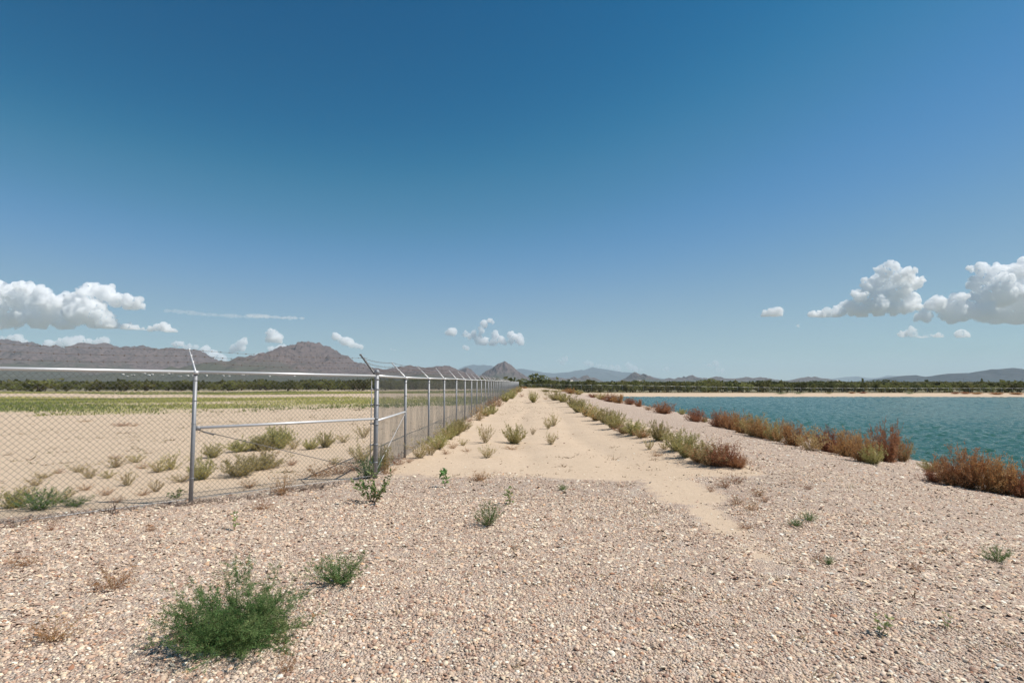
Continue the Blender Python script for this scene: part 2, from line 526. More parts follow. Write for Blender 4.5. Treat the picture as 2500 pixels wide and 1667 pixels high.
used = np.unique(wq); remap = np.full(WX.size, -1); remap[used] = np.arange(len(used))
wme = np_mesh('pond_water', np.stack([WX, WY, WATER_Z + WZ], -1).reshape(-1, 3)[used], remap[wq], M_WATER, None, True)
tag(link('pond_water', wme), 'rippled teal water of the pond', 'water', kind='structure')

# ------------------------------------------------------------------ mountains and hills
def plane_point(px, py, D):
    d = ROT @ np.array([(px - CX) / F, -(py - CY) / F, -1.0])
    return np.array([0, 0, EYE]) + d * D

def mountain(name, label, px, D, front, back, mat, rough=1.0, seed=0, step=2.0, rows=46, foot=0.22, base_z=-1.5, cliff=2.0):
    xs = np.array([q[0] for q in px], dtype=float); ys = np.array([q[1] for q in px], dtype=float)
    u = np.arange(xs.min(), xs.max() + 0.1, step)
    yv = np.interp(u, xs, ys)
    yv = yv + rough * (4.6 * fbm(u / 16.0, u * 0 + seed, seed + 1, 4, 0.65) - 1.6 * np.abs(fbm(u / 7.0, u * 0 + seed, seed + 4, 3, 0.6))) * np.clip((932 - yv) / 45.0, 0, 1)
    ridge = np.array([plane_point(a, b, D) for a, b in zip(u, yv)])
    fwd = ROT @ np.array([0, 0, -1.0]); fwd = np.array([fwd[0], fwd[1]]) / np.hypot(fwd[0], fwd[1])
    v = np.concatenate([-(np.linspace(1, 0, rows) ** 1.5), (np.linspace(0, 1, rows // 2)[1:] ** 1.3)])
    U, V = np.meshgrid(np.arange(len(u)), v)
    hr = np.maximum(ridge[:, 2] - base_z, 0.5)
    Hr = hr[U.astype(int)]
    lat = (u[U.astype(int)] - CX) / F * D
    off = np.where(V < 0, V * front, V * back)
    s = 1 - np.abs(V)
    # spurs and gullies run down from the ridge
    g = np.abs(fbm(lat / (front * 0.16), off / (front * 0.5), seed + 5, 5, 0.55))
    g2 = fbm(lat / (front * 0.05), off / (front * 0.10), seed + 9, 4, 0.6)
    env = np.clip(s * 2.2, 0, 1) * np.clip((1 - s) * 7.0, 0, 1)
    s2 = np.clip(s - 0.55 * (g - 0.10) * env * rough, 0, 1)
    prof = foot * s2 + (1 - foot) * s2 ** cliff
    g3 = 1 - 2 * np.abs(fbm(lat / (Hr * 0.35 + 8) , off / (Hr * 0.55 + 8), seed + 15, 5, 0.62))
    g4 = fbm(lat / 26.0, off / 40.0, seed + 21, 3, 0.6)
    prof = prof + rough * (0.08 * g2 + 0.20 * (g3 - 0.66) + 0.06 * g4) * np.clip(env * (0.25 + s * s), 0, 1)
    prof = np.where(V == 0, 1.0, np.clip(np.minimum(prof, 0.998 - 0.05 * (1 - s)), 0, 1))
    Z = base_z - 3 * (s <= 0.001) + Hr * prof
    X = ridge[U.astype(int), 0] + fwd[0] * off
    Y = ridge[U.astype(int), 1] + fwd[1] * off
    idx = np.arange(U.size).reshape(U.shape)
    q = np.stack([idx[:-1, :-1], idx[:-1, 1:], idx[1:, 1:], idx[1:, :-1]], -1).reshape(-1, 4)
    me = np_mesh(name, np.stack([X, Y, Z], -1).reshape(-1, 3), q, mat, None, False, {'rise': prof.ravel()})
    return tag(link(name, me), label, 'mountain', kind='structure')

def P1(o, sc, pts): return [(o[0] + a / sc, o[1] + b / sc) for a, b in pts]
C1 = lambda pts: P1((0, 650), 3.76, pts)
C2 = lambda pts: P1((625, 750), 3.76, pts)
C3 = lambda pts: P1((1250, 780), 3.76, pts)
C4 = lambda pts: P1((1875, 620), 3.76, pts)
left_range = [(-420, 850), (-300, 842), (-150, 835), (-60, 838)] + C1([(0, 680), (80, 672), (130, 685), (200, 705), (250, 695), (330, 708), (400, 720), (490, 735), (510, 722), (550, 742), (600, 748), (690, 748), (720, 735), (790, 740), (870, 725), (920, 708), (990, 703), (1030, 712), (1080, 745), (1110, 742), (1150, 735), (1200, 738), (1260, 728), (1330, 733), (1380, 750), (1450, 770), (1490, 775), (1540, 748), (1590, 755), (1640, 760), (1690, 750), (1730, 768), (1800, 770), (1840, 790), (1880, 835), (1950, 862), (2010, 890), (2090, 905)]) + [(600, 900), (680, 915), (760, 925), (800, 931)]
mountain('mountain_range', 'long jagged grey-purple mountain ridge behind the fenced field', left_range, 5600, 3300, 2000, M_MTN, 1.0, 11, 2.0, 60, 0.26, -1.5, 1.7)
big_peak = [(480, 925)] + C1([(2010, 905), (2090, 905), (2135, 888), (2170, 903), (2210, 900), (2250, 870), (2310, 850), (2350, 865)]) + C2([(30, 512), (60, 508), (110, 490), (200, 440), (300, 390), (400, 355), (450, 335), (510, 323), (560, 335), (580, 328), (610, 350), (660, 365), (710, 385), (760, 432), (850, 455), (900, 490), (930, 512), (1000, 520), (1040, 550), (1100, 555), (1150, 570), (1240, 590), (1350, 620), (1450, 650), (1560, 672)])
mountain('mountain', 'broad rocky peak rising behind the corner of the fence', big_peak, 5000, 3000, 1800, M_MTN, 1.0, 23, 2.0, 60, 0.24, -1.5, 1.8)
brown_hills = C2([(1000, 640), (1080, 600), (1150, 575), (1240, 562), (1300, 560), (1420, 530), (1480, 545), (1560, 555), (1640, 540), (1770, 540), (1850, 570), (1930, 600), (2000, 622), (2100, 640), (2200, 655), (2300, 668)])
mountain('hills', 'low brown double hill behind the receding fence', brown_hills, 4200, 2200, 1500, M_MTN, 0.7, 37, 2.0, 44, 0.22, -1.5, 1.6)
small_butte = C2([(1780, 660), (1840, 600), (1870, 575), (1905, 565), (1940, 553), (1980, 572), (2010, 605), (2060, 650), (2090, 680)])
mountain('small_butte', 'small rocky knob beside the brown hills', small_butte, 6500, 900, 900, M_MTN, 0.8, 41, 1.5, 36, 0.15, -1.5, 1.5)
butte = P1((850, 850), 3.92, [(1180, 318), (1240, 285), (1290, 238), (1380, 185), (1440, 145), (1470, 135), (1500, 128), (1550, 150), (1590, 180), (1620, 210), (1690, 258), (1760, 300), (1800, 322)])
mountain('butte', 'lone pointed butte standing at the end of the road', butte, 6000, 1500, 1200, M_MTN, 0.9, 47, 1.5, 44, 0.18, -1.5, 1.5)
far_blue_a = C2([(1760, 660), (1830, 600), (1870, 562), (1930, 540), (2000, 528), (2100, 532), (2180, 545), (2300, 560), (2420, 565)]) + P1((850, 850), 3.92, [(1600, 204), (1750, 210), (1870, 232), (1950, 240), (2100, 230), (2250, 210), (2350, 185)]) + C3([(640, 460), (740, 437), (850, 455), (1000, 480), (1150, 490), (1300, 530), (1400, 545), (1500, 560), (1620, 575)])
far_blue_a = sorted(set(far_blue_a))
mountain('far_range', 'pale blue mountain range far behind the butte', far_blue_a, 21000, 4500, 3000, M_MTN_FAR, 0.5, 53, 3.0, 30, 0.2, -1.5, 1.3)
low_a = C3([(300, 570), (340, 534), (400, 528), (440, 532), (500, 545), (540, 536), (570, 523), (600, 540), (620, 537), (650, 518), (690, 510), (705, 525), (720, 535), (750, 530), (780, 545), (830, 570)])
mountain('low_hills', 'low row of dark knolls above the mesquite thicket', low_a, 7000, 900, 900, M_MTN, 0.6, 59, 1.2, 30, 0.15, -1.5, 1.4)
twin = C3([(980, 572), (1040, 545), (1090, 500), (1125, 481), (1160, 500), (1180, 515), (1205, 497), (1240, 515), (1290, 535), (1330, 547), (1400, 572)])
mountain('twin_peaks', 'pair of small pointed peaks beyond the pond', twin, 7000, 1100, 1000, M_MTN, 0.8, 61, 1.2, 36, 0.15, -1.5, 1.4)
low_b = C3([(1330, 572), (1360, 550), (1420, 545), (1440, 533), (1475, 548), (1490, 545), (1530, 528), (1565, 532), (1572, 520), (1580, 517), (1590, 533), (1620, 515), (1660, 507), (1700, 535), (1720, 550), (1760, 535), (1800, 540), (1880, 520), (1940, 540), (1990, 540), (2060, 540), (2160, 525), (2220, 545), (2280, 528), (2340, 550), (2420, 575)])
mountain('rocky_hills', 'chain of low jagged hills beyond the pond fence', low_b, 7400, 1000, 900, M_MTN, 0.8, 67, 1.2, 34, 0.15, -1.5, 1.4)
low_c = C4([(120, 1185), (180, 1170), (260, 1145), (370, 1125), (400, 1135), (430, 1122), (470, 1145), (500, 1158), (520, 1148), (580, 1168), (640, 1185)])
mountain('knoll', 'small grey knoll with two tops beyond the pond', low_c, 7600, 900, 800, M_MTN, 0.6, 71, 1.2, 30, 0.15, -1.5, 1.4)
far_faint = C4([(480, 1180), (560, 1150), (700, 1130), (820, 1122), (900, 1140), (1020, 1135), (1100, 1112), (1180, 1118), (1260, 1118), (1420, 1140), (1600, 1130), (1750, 1150), (1850, 1180)])
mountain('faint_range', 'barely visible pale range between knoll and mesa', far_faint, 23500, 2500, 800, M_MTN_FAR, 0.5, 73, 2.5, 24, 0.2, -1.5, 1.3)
mesa1 = C4([(1000, 1186), (1060, 1170), (1100, 1145), (1160, 1128), (1270, 1115), (1360, 1111), (1385, 1118), (1440, 1150), (1480, 1170), (1530, 1186)])
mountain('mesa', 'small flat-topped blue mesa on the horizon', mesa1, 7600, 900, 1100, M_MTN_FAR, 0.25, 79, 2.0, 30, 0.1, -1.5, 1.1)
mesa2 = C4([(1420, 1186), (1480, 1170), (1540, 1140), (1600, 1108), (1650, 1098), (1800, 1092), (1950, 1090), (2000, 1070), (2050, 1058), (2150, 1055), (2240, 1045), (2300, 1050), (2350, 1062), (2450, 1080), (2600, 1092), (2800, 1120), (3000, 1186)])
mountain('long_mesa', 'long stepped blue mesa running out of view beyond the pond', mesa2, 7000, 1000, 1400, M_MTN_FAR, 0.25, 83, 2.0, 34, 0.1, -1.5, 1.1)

# ------------------------------------------------------------------ chain-link fence
def rot_to(d):
    return math.atan2(d[1], d[0])

def link_mesh(L, Ht, p=0.036, r=0.0020):
    """woven wire panel: zigzag pickets hooked into each other"""
    nk = int(L / p); nj = int(Ht / p)
    k, j = np.meshgrid(np.arange(nk), np.arange(nj + 1), indexing='ij')
    x = (k + ((j + k) % 2)) * (L / nk) + 0.0
    z = j * p
    y = 0.0045 * (((j + k) % 2) * 2 - 1)
    y = y + 0.016 * fbm(x * 2.1, z * 1.7, 61, 3)                  # the fabric bellies a little
    z = z + 0.006 * fbm(x * 3.0, z * 2.0, 63, 2)
    c = np.stack([x, y, z], -1)                                   # nk, nj+1, 3
    ang = np.array([0.5, 2.594, 4.689])
    off = np.stack([np.cos(ang) * r * 1.3, np.sin(ang) * r, np.zeros(3)], -1)
    v = (c[:, :, None, :] + off[None, None]).reshape(-1, 3)
    idx = np.arange(nk * (nj + 1) * 3).reshape(nk, nj + 1, 3)
    fs = []
    for a in range(3):
        b = (a + 1) % 3
        fs.append(np.stack([idx[:, :-1, a], idx[:, :-1, b], idx[:, 1:, b], idx[:, 1:, a]], -1).reshape(-1, 4))
    return np_mesh('chain_link_wires', v, np.concatenate(fs), M_WIRE)

def barbed_mesh(L, seed):
    rng = random.Random(seed)
    mb = MB()
    n = 13
    pts = [(L * i / (n - 1), 0.004 * rng.uniform(-1, 1), -0.035 * 4 * (i / (n - 1)) * (1 - i / (n - 1)) + 0.004 * rng.uniform(-1, 1)) for i in range(n)]
    pts[0] = (0, 0, 0); pts[-1] = (L, 0, 0)
    mb.tube(pts, 0.0021, 3, cap=False)
    x = 0.06
    while x < L - 0.03:
        t = x / L
        c = Vector((x, 0, -0.035 * 4 * t * (1 - t)))
        mb.tube([c - Vector((0.012, 0, 0)), c + Vector((0.012, 0, 0))], 0.0046, 4)
        for q in range(2):
            d = Vector((rng.uniform(-.3, .3), rng.uniform(-1, 1), rng.uniform(-1, 1))).normalized() * 0.017
            mb.tube([c - d, c + d], 0.0017, 3)
        x += 0.127
    return mb.build('barbed_wire', M_BARB)

def post_mesh(r, Ht, dome):
    mb = MB()
    mb.tube([(0, 0, -0.35), (0, 0, Ht)], r, 12)
    if dome:
        mb.tube([(0, 0, Ht - 0.05), (0, 0, Ht + 0.005), (0, 0, Ht + 0.028), (0, 0, Ht + 0.038)], [r * 1.13, r * 1.13, r * 0.85, r * 0.3], 12)
    return mb.build('post', M_GALV, True)

def tie_mesh(r, zs, w=0.010):
    mb = MB()
    for z in zs:
        mb.tube([(0, 0, z - w / 2), (0, 0, z + w / 2)], r * 1.16, 10)
    return mb.build('tie_band', M_GALV)

def tube_mesh(name, L, r, mat, sides=10):
    mb = MB(); mb.tube([(0, 0, 0), (L, 0, 0)], r, sides); return mb.build(name, mat, True)

SPAN, POST_H = 3.05, 1.86
me_link = link_mesh(SPAN - 0.02, 1.80)
me_barb = [barbed_mesh(SPAN, 5 + i) for i in range(3)]
me_post = post_mesh(0.029, POST_H - 0.015, False)
me_corner = post_mesh(0.041, POST_H + 0.075, True)
me_tie = tie_mesh(0.029, (0,))
me_ctie = tie_mesh(0.041, (0,), 0.022)
me_rail = tube_mesh('top_rail', SPAN, 0.0215, M_RAIL)
me_bottom = tube_mesh('tension_wire', SPAN, 0.0040, M_RAIL, 4)
mb = MB()                                                              # arm leans towards +Y of its post
mb.tube([(0, -0.01, -0.035), (0, -0.01, 0.012)], 0.034, 10)
mb.tube([(0, 0.0, -0.01), (0, 0.03, 0.03), (0, 0.31, 0.335)], [0.017, 0.017, 0.012], 4)
for t in (0.35, 0.66, 0.98):
    mb.box((0, 0.03 + 0.28 * t, 0.04 + 0.305 * t), (0.03, 0.014, 0.03))
me_arm = mb.build('barb_arm', M_RAIL)
mb = MB()
mb.tube([(0, 0.0, -0.06), (0, 0.035, 0.02), (0, 0.36, 0.40)], [0.024, 0.022, 0.016], 4)
for t in (0.30, 0.64, 0.98):
    mb.box((0, 0.03 + 0.33 * t, 0.03 + 0.37 * t), (0.045, 0.02, 0.034))
me_arm_old = mb.build('barb_arm', M_OLD)

fence = empty('chain_link_fence', (CORNER[0], CORNER[1], h1(*CORNER)))
tag(fence, 'galvanised chain-link fence with barbed wire arms turning a corner beside the road', 'fence')
F0 = Vector(fence.location)
def fpart(name, me, loc, rot=(0, 0, 0), scale=(1, 1, 1), parent=None):
    if parent is None:
        return link(name, me, fence, Vector(loc) - F0, rot, scale)
    return link(name, me, parent, loc, rot, scale)

rngf = random.Random(4)
# posts: (x, y, rail height, field-side angle, kind)
fd_dir = FRONT_DIR
posts_front = []
for i in range(5):
    p = CORNER - fd_dir * SPAN * i
    posts_front.append((p[0], p[1], [1.863, 1.896, 1.915, 1.92, 1.92][i]))
posts_road = [(FENCE_X, CORNER[1], 1.863)]
y = CORNER[1] + 2.55
while y < 188:
    posts_road.append((FENCE_X + rngf.uniform(-.015, .015), y, 1.862 + rngf.uniform(-.012, .012)))
    y += SPAN
ARM_LIMIT = 90.0

def add_post(x, y, rz, ang, corner=False, arm=True, ties=True):
    """ang: direction in which the arm leans"""
    base = rz - POST_H
    o = fpart('corner_post' if corner else 'post', me_corner if corner else me_post, (x, y, base), (0, R(rngf.uniform(-.35, .35)), ang - math.pi / 2))
    if ties:
        for z in ((0.30, 0.62, 0.98, 1.09, 1.34, 1.62, 1.80) if corner else (0.35, 0.72, 1.12, 1.45, 1.74)):
            fpart('tie_band', me_ctie if corner else me_tie, (0, 0, z), parent=o)
    if arm:
        fpart('barb_arm', me_arm_old if corner else me_arm, (0, 0, POST_H), (R(rngf.uniform(-3, 3)), 0, R(rngf.uniform(-3, 3))), parent=o)
    return o

def add_span(a, b, ang, arm=True, barb=True, wires=True):
    A, B = Vector(a), Vector(b)
    d = B - A
    L = d.length
    rz = rot_to(d)
    ry = -math.asin(d.z / L)
    s = L / SPAN
    out = Vector((math.cos(ang), math.sin(ang), 0))
    fpart('top_rail', me_rail, A, (0, ry, rz), (s, 1, 1))
    if wires:
        fpart('chain_link_panel', me_link, A + out * 0.027 + Vector((0, 0, -1.815)), (0, ry, rz), (s, 1, 1))['kind'] = 'stuff'
        fpart('tension_wire', me_bottom, A + out * 0.030 + Vector((0, 0, -1.80)), (0, ry, rz), (s, 1, 1))
    if barb:
        for k, (o, z) in enumerate(((0.13, 0.145), (0.215, 0.24), (0.302, 0.335))):
            fpart('barbed_wire', me_barb[k], A + out * o + Vector((0, 0, z)), (0, ry, rz), (s, 1, 1))

ANG_ROAD = math.pi                                     # arms lean over the field
ANG_FRONT = rot_to(FRONT_DIR) + math.pi / 2
ANG_CORNER = (ANG_ROAD + ANG_FRONT) / 2
add_post(CORNER[0], CORNER[1], 1.863, ANG_CORNER, True)
for (x, y, z) in posts_front[1:]:
    add_post(x, y, z, ANG_FRONT)
for i in range(4):
    a, b = posts_front[i + 1], posts_front[i]
    add_span(a, b, ANG_FRONT)
for i, (x, y, z) in enumerate(posts_road[1:]):
    add_post(x, y, z, ANG_ROAD, False, y < ARM_LIMIT, y < 24)
for a, b in zip(posts_road[:-1], posts_road[1:]):
    add_span(a, b, ANG_ROAD, barb=b[1] < ARM_LIMIT)
# brace rails, truss rods and tension bar at the corner
def between(name, a, b, r, mat, sides=8):
    a, b = Vector(a), Vector(b)
    mb = MB(); mb.tube([(0, 0, 0), tuple(b - a)], r, sides)
    return fpart(name, mb.build(name, mat, True), a)
c3 = Vector((CORNER[0], CORNER[1], 0)); p1 = Vector((*posts_front[1][:2], 0)); q1 = Vector((*posts_road[1][:2], 0))
u1 = (p1 - c3).normalized(); u2 = (q1 - c3).normalized()
between('brace_rail', c3 + u1 * 0.04 + Vector((0, 0, 1.085)), p1 - u1 * 0.06 + Vector((0, 0, 1.095)), 0.021, M_RAIL, 10)
between('brace_rail', c3 + u2 * 0.04 + Vector((0, 0, 1.045)), q1 - u2 * 0.03 + Vector((0, 0, 1.08)), 0.021, M_RAIL, 10)
between('truss_rod', p1 - u1 * 0.07 + Vector((0, 0, 1.06)), c3 + u1 * 0.1 + Vector((0, 0, 0.16)), 0.0055, M_OLD, 5)
between('truss_rod', q1 - u2 * 0.05 + Vector((0, 0, 1.03)), c3 + u2 * 0.1 + Vector((0, 0, 0.16)), 0.0055, M_RAIL, 5)
mbx = MB(); mbx.tube([(0, 0, 0), tuple((c3 - p1).normalized() * 0.16 + Vector((0, 0, -0.06)))], 0.011, 6)
fpart('turnbuckle', mbx.build('turnbuckle', M_OLD), p1 - u1 * 0.12 + Vector((0, 0, 1.04)))
mbx = MB(); mbx.box((0, 0, 0), (0.07, 0.05, 0.06))
fpart('rail_bracket', mbx.build('rail_bracket', M_GALV), p1 - u1 * 0.05 + Vector((0, 0, 1.09)))
nf = Vector((math.cos(ANG_FRONT), math.sin(ANG_FRONT), 0))
between('tension_bar', c3 + u1 * 0.085 + nf * 0.03 + Vector((0, 0, 0.06)), c3 + u1 * 0.085 + nf * 0.03 + Vector((0, 0, 1.82)), 0.008, M_GALV, 5)
for z in (0.3, 0.62, 1.0, 1.34, 1.62):
    mbx = MB(); mbx.box((0, 0, 0), (0.10, 0.012, 0.024), rot=Matrix.Rotation(rot_to(u1), 3, 'Z'))
    fpart('brace_band', mbx.build('brace_band', M_GALV), c3 + u1 * 0.06 + nf * 0.022 + Vector((0, 0, z)))

# the far fence across the head of the pond
FAR_Y = 172.0
fx0 = FENCE_X + 4
far_fence = empty('far_fence', (fx0, FAR_Y + 14, h1(fx0, FAR_Y)))
tag(far_fence, 'long plain chain-link fence behind the far shore of the pond', 'fence')
me_far_post = tube_mesh('post', 2.2, 0.04, M_GALV, 6)
def far_pt(i):
    x = FENCE_X + 1.0 + i * SPAN
    yv = FAR_Y + 14 * math.exp(-max(0, x) / 18.0)
    z = 1.0 - 1.0 * float(smooth(0, 95, np.array([x]))[0])
    return Vector((x, yv, z))
me_far_rail = tube_mesh('top_rail', SPAN, 0.030, M_RAIL, 6)
me_far_link = link_mesh(SPAN, 1.75, 0.085, 0.0042)
for i in range(63):
    a, b = far_pt(i), far_pt(i + 1)
    d = b - a
    o = far_fence.location
    link('post', me_far_post, far_fence, a - o + Vector((0, 0, -2.2)), (0, -math.pi / 2, 0))
    link('top_rail', me_far_rail, far_fence, a - o, (0, -math.asin(d.z / d.length), rot_to(d)), (d.length / SPAN, 1, 1))
    link('chain_link_panel', me_far_link, far_fence, a - o + Vector((0, 0.05, -1.75)), (0, -math.asin(d.z / d.length), rot_to(d)), (d.length / SPAN, 1, 1))['kind'] = 'stuff'
a, b = far_pt(52), far_pt(53)
for k in (51, 52):
    a, b = far_pt(k), far_pt(k + 1)
    link('brace_rail', me_far_rail, far_fence, a - far_fence.location + Vector((0, 0, -0.95)), (0, 0, rot_to(b - a)), (1, 1, 1))

# ------------------------------------------------------------------ plants
def tubes_np(P, rad, sides=3):
    """P (n,k,3) polylines, rad (n,k) -> verts, faces"""
    n, k, _ = P.shape
    T = np.gradient(P, axis=1)
    T /= np.linalg.norm(T, axis=2, keepdims=True) + 1e-9
    ref = np.tile(np.array([0.31, 0.17, 0.93]), (n, k, 1))
    A = np.cross(T, ref); A /= np.linalg.norm(A, axis=2, keepdims=True) + 1e-9
    B = np.cross(T, A)
    ang = np.arange(sides) * 2 * np.pi / sides
    v = P[:, :, None, :] + rad[:, :, None, None] * (A[:, :, None, :] * np.cos(ang)[None, None, :, None] + B[:, :, None, :] * np.sin(ang)[None, None, :, None])
    idx = np.arange(n * k * sides).reshape(n, k, sides)
    fs = []
    for a in range(sides):
        b = (a + 1) % sides
        q = np.stack([idx[:, :-1, a], idx[:, :-1, b], idx[:, 1:, b], idx[:, 1:, a]], -1).reshape(-1, 4)
        fs.append(np.concatenate([q[:, [0, 1, 2]], q[:, [0, 2, 3]]]))
    return v.reshape(-1, 3), np.concatenate(fs)

def unit(v):
    return v / (np.linalg.norm(v, axis=-1, keepdims=True) + 1e-9)

def plant_meshes(seed, stems=30, branches=12, leaves=12, height=1.0, tilt=1.1, base=0.06, leaf=0.05, width=0.006, stem_r=0.006,
                 up=0.25, bend=0.35, bl=0.32, leaf_cols=((0.1, 0.12, 0.04),), stem_col=(0.2, 0.16, 0.09), spread=0.9, tmin=0.12, len_var=0.35, mats=None, flat=0.0):
    """a weed of height ~1: (stem mesh, foliage mesh)"""
    g = np.random.default_rng(seed)
    az = g.permutation((np.arange(stems) + g.uniform(0, 1, stems)) / stems) * 2 * np.pi
    pol = tilt * g.uniform(0, 1, stems) ** 0.65
    D = np.stack([np.sin(pol) * np.cos(az), np.sin(pol) * np.sin(az), np.cos(pol)], -1)
    L = height * (1 - len_var * g.uniform(0, 1, stems)) * (1.0 - flat * np.sin(pol) * 0.3)
    O = np.stack([np.cos(az), np.sin(az), 0 * az], -1) * (base * g.uniform(0, 1, stems) ** 0.5)[:, None]
    O[:, 2] = -0.03
    K = 6
    t = np.linspace(0, 1, K)
    P = O[:, None] + D[:, None] * (t[None, :, None] * L[:, None, None])
    P[:, :, 2] += bend * L[:, None] * (t ** 2)[None] * np.sin(pol)[:, None] * 0.45
    P += np.cumsum(g.normal(0, 0.018 * height, P.shape) * (t > 0)[None, :, None], axis=1)
    P[:, 1:, 2] = np.maximum(P[:, 1:, 2], 0.02)
    sr = stem_r * (1.0 - 0.8 * t)[None] * g.uniform(0.6, 1.2, stems)[:, None]
    # branches
    nb = stems * branches
    si = np.repeat(np.arange(stems), branches)
    tb = g.uniform(tmin, 1.0, nb)
    fk = tb * (K - 1); i0 = np.minimum(fk.astype(int), K - 2); fr = (fk - i0)[:, None]
    BO = P[si, i0] * (1 - fr) + P[si, i0 + 1] * fr
    BD = unit(unit(P[si, i0 + 1] - P[si, i0]) * 0.75 + unit(g.normal(0, 1, (nb, 3))) * spread + np.array([0, 0, up]))
    BL = L[si] * bl * g.uniform(0.45, 1.15, nb) * (1 - 0.45 * tb)
    tt = np.linspace(0, 1, 4)
    BP = BO[:, None] + BD[:, None] * (tt[None, :, None] * BL[:, None, None])
    BP[:, :, 2] += (up * 0.35 * BL[:, None] * tt[None] ** 2)
    BP += np.cumsum(g.normal(0, 0.010 * height, BP.shape) * (tt > 0)[None, :, None], axis=1)
    BP[:, :, 2] = np.maximum(BP[:, :, 2], 0.012)
    br = stem_r * 0.38 * (1 - 0.75 * tt)[None] * np.ones((nb, 1))
    v1, f1 = tubes_np(P, sr, 4)
    v2, f2 = tubes_np(BP, br, 3)
    sc = np.array(stem_col)
    lc = np.array(leaf_cols)
    c1 = np.tile(sc, (len(v1), 1)); 
    c2 = np.tile(sc * 0.6 + lc.mean(0) * 0.4, (len(v2), 1))
    vs_ = np.concatenate([v1, v2]); fs_ = np.concatenate([f1, f2 + len(v1)])
    m_stem, m_leaf = mats or (M_STEM, M_GREEN)
    stem = np_mesh('stem', vs_, fs_, m_stem, np.concatenate([c1, c2]))
    # leaves
    nl = nb * leaves
    bi = np.repeat(np.arange(nb), leaves)
    tl = g.uniform(0.05, 1.0, nl)
    fk = tl * 3; j0 = np.minimum(fk.astype(int), 2); fr = (fk - j0)[:, None]
    LO = BP[bi, j0] * (1 - fr) + BP[bi, j0 + 1] * fr
    LD = unit(BD[bi] * 0.6 + unit(g.normal(0, 1, (nl, 3))) * 0.9 + np.array([0, 0, 0.15]))
    LL = leaf * g.uniform(0.5, 1.3, nl)
    W = unit(np.cross(LD, unit(g.normal(0, 1, (nl, 3))))) * (width * g.uniform(0.6, 1.3, nl))[:, None]
    tipp = LO + LD * LL[:, None]
    mid = LO + LD * (LL * 0.45)[:, None]
    lv = np.stack([LO, mid + W, tipp, mid - W], 1).reshape(-1, 3)
    lv[:, 2] = np.maximum(lv[:, 2], 0.004)
    q = np.arange(nl * 4).reshape(nl, 4)
    lf = np.concatenate([q[:, [0, 1, 2]], q[:, [0, 2, 3]]])
    bw = g.integers(0, len(lc), stems)                          # each stem has its own tone
    ch = np.where(g.uniform(0, 1, nl) < 0.65, bw[si[bi]], g.integers(0, len(lc), nl))
    colr = lc[ch] * g.uniform(0.75, 1.25, (nl, 1))
    fol = np_mesh('foliage', lv, lf, m_leaf, np.repeat(colr, 4, axis=0))
    return stem, fol

G1, G2, G3 = (0.105, 0.225, 0.070), (0.170, 0.280, 0.095), (0.280, 0.340, 0.140)
O1, O2, O3 = (0.450, 0.390, 0.155), (0.570, 0.480, 0.250), (0.350, 0.325, 0.135)
T1, T2 = (0.480, 0.340, 0.180), (0.400, 0.270, 0.140)
B1, B2, B3 = (0.450, 0.215, 0.100), (0.340, 0.155, 0.075), (0.560, 0.330, 0.165)
KINDS = {}
def kind(name, n, seed, **kw):
    KINDS[name] = [plant_meshes(seed + i * 7, **kw) for i in range(n)]
kind('olive', 4, 100, stems=44, branches=13, leaves=14, tilt=1.2, base=0.12, tmin=0.03, leaf=0.085, width=0.0075, stem_r=0.007, up=0.5, bl=0.30, leaf_cols=(O1, O2, O3, O1), stem_col=(0.22, 0.19, 0.09))
kind('mixed', 3, 200, stems=44, branches=14, leaves=13, tilt=1.25, base=0.12, tmin=0.03, leaf=0.07, width=0.0075, stem_r=0.007, up=0.35, bl=0.34, leaf_cols=(O1, O3, B1, B3, O2), stem_col=(0.22, 0.15, 0.08), mats=(M_STEM, M_DRY))
kind('rust', 5, 300, stems=56, branches=19, leaves=14, tilt=1.38, base=0.16, tmin=0.03, leaf=0.055, width=0.007, stem_r=0.007, up=0.15, bl=0.42, leaf_cols=(B1, B2, B3, B1), stem_col=(0.20, 0.12, 0.07), mats=(M_STEM, M_DRY), spread=1.1)
kind('sprig', 4, 400, stems=18, branches=11, leaves=10, tilt=1.0, base=0.09, tmin=0.05, leaf=0.08, width=0.008, stem_r=0.009, up=0.5, bl=0.30, leaf_cols=(O1, O2, T1), stem_col=(0.27, 0.21, 0.11))
kind('dry', 4, 500, stems=20, branches=9, leaves=7, tilt=1.35, leaf=0.06, width=0.009, stem_r=0.009, up=0.1, bl=0.36, leaf_cols=(T2, B1, B2), stem_col=(0.27, 0.16, 0.10), mats=(M_STEM, M_DRY), spread=1.1)
kind('tan', 2, 600, stems=30, branches=11, leaves=7, tilt=1.2, leaf=0.06, width=0.012, stem_r=0.007, up=0.2, bl=0.36, leaf_cols=(T1, B3, T2), stem_col=(0.30, 0.2, 0.11), mats=(M_STEM, M_DRY))
kind('leafy', 2, 700, stems=11, branches=7, leaves=4, tilt=1.1, leaf=0.13, width=0.035, stem_r=0.012, up=0.4, bl=0.26, leaf_cols=(G2, G3, (0.13, 0.17, 0.06)), stem_col=(0.18, 0.14, 0.07))
kind('seedling', 2, 720, stems=2, branches=9, leaves=2, tilt=0.25, leaf=0.20, width=0.05, stem_r=0.018, up=0.3, bl=0.18, leaf_cols=(G2, G3, O2), stem_col=(0.20, 0.17, 0.07))
kind('green', 2, 740, stems=34, branches=12, leaves=14, tilt=1.2, leaf=0.055, width=0.006, stem_r=0.008, up=0.35, bl=0.34, leaf_cols=(G1, G2, G3), stem_col=(0.12, 0.13, 0.05))
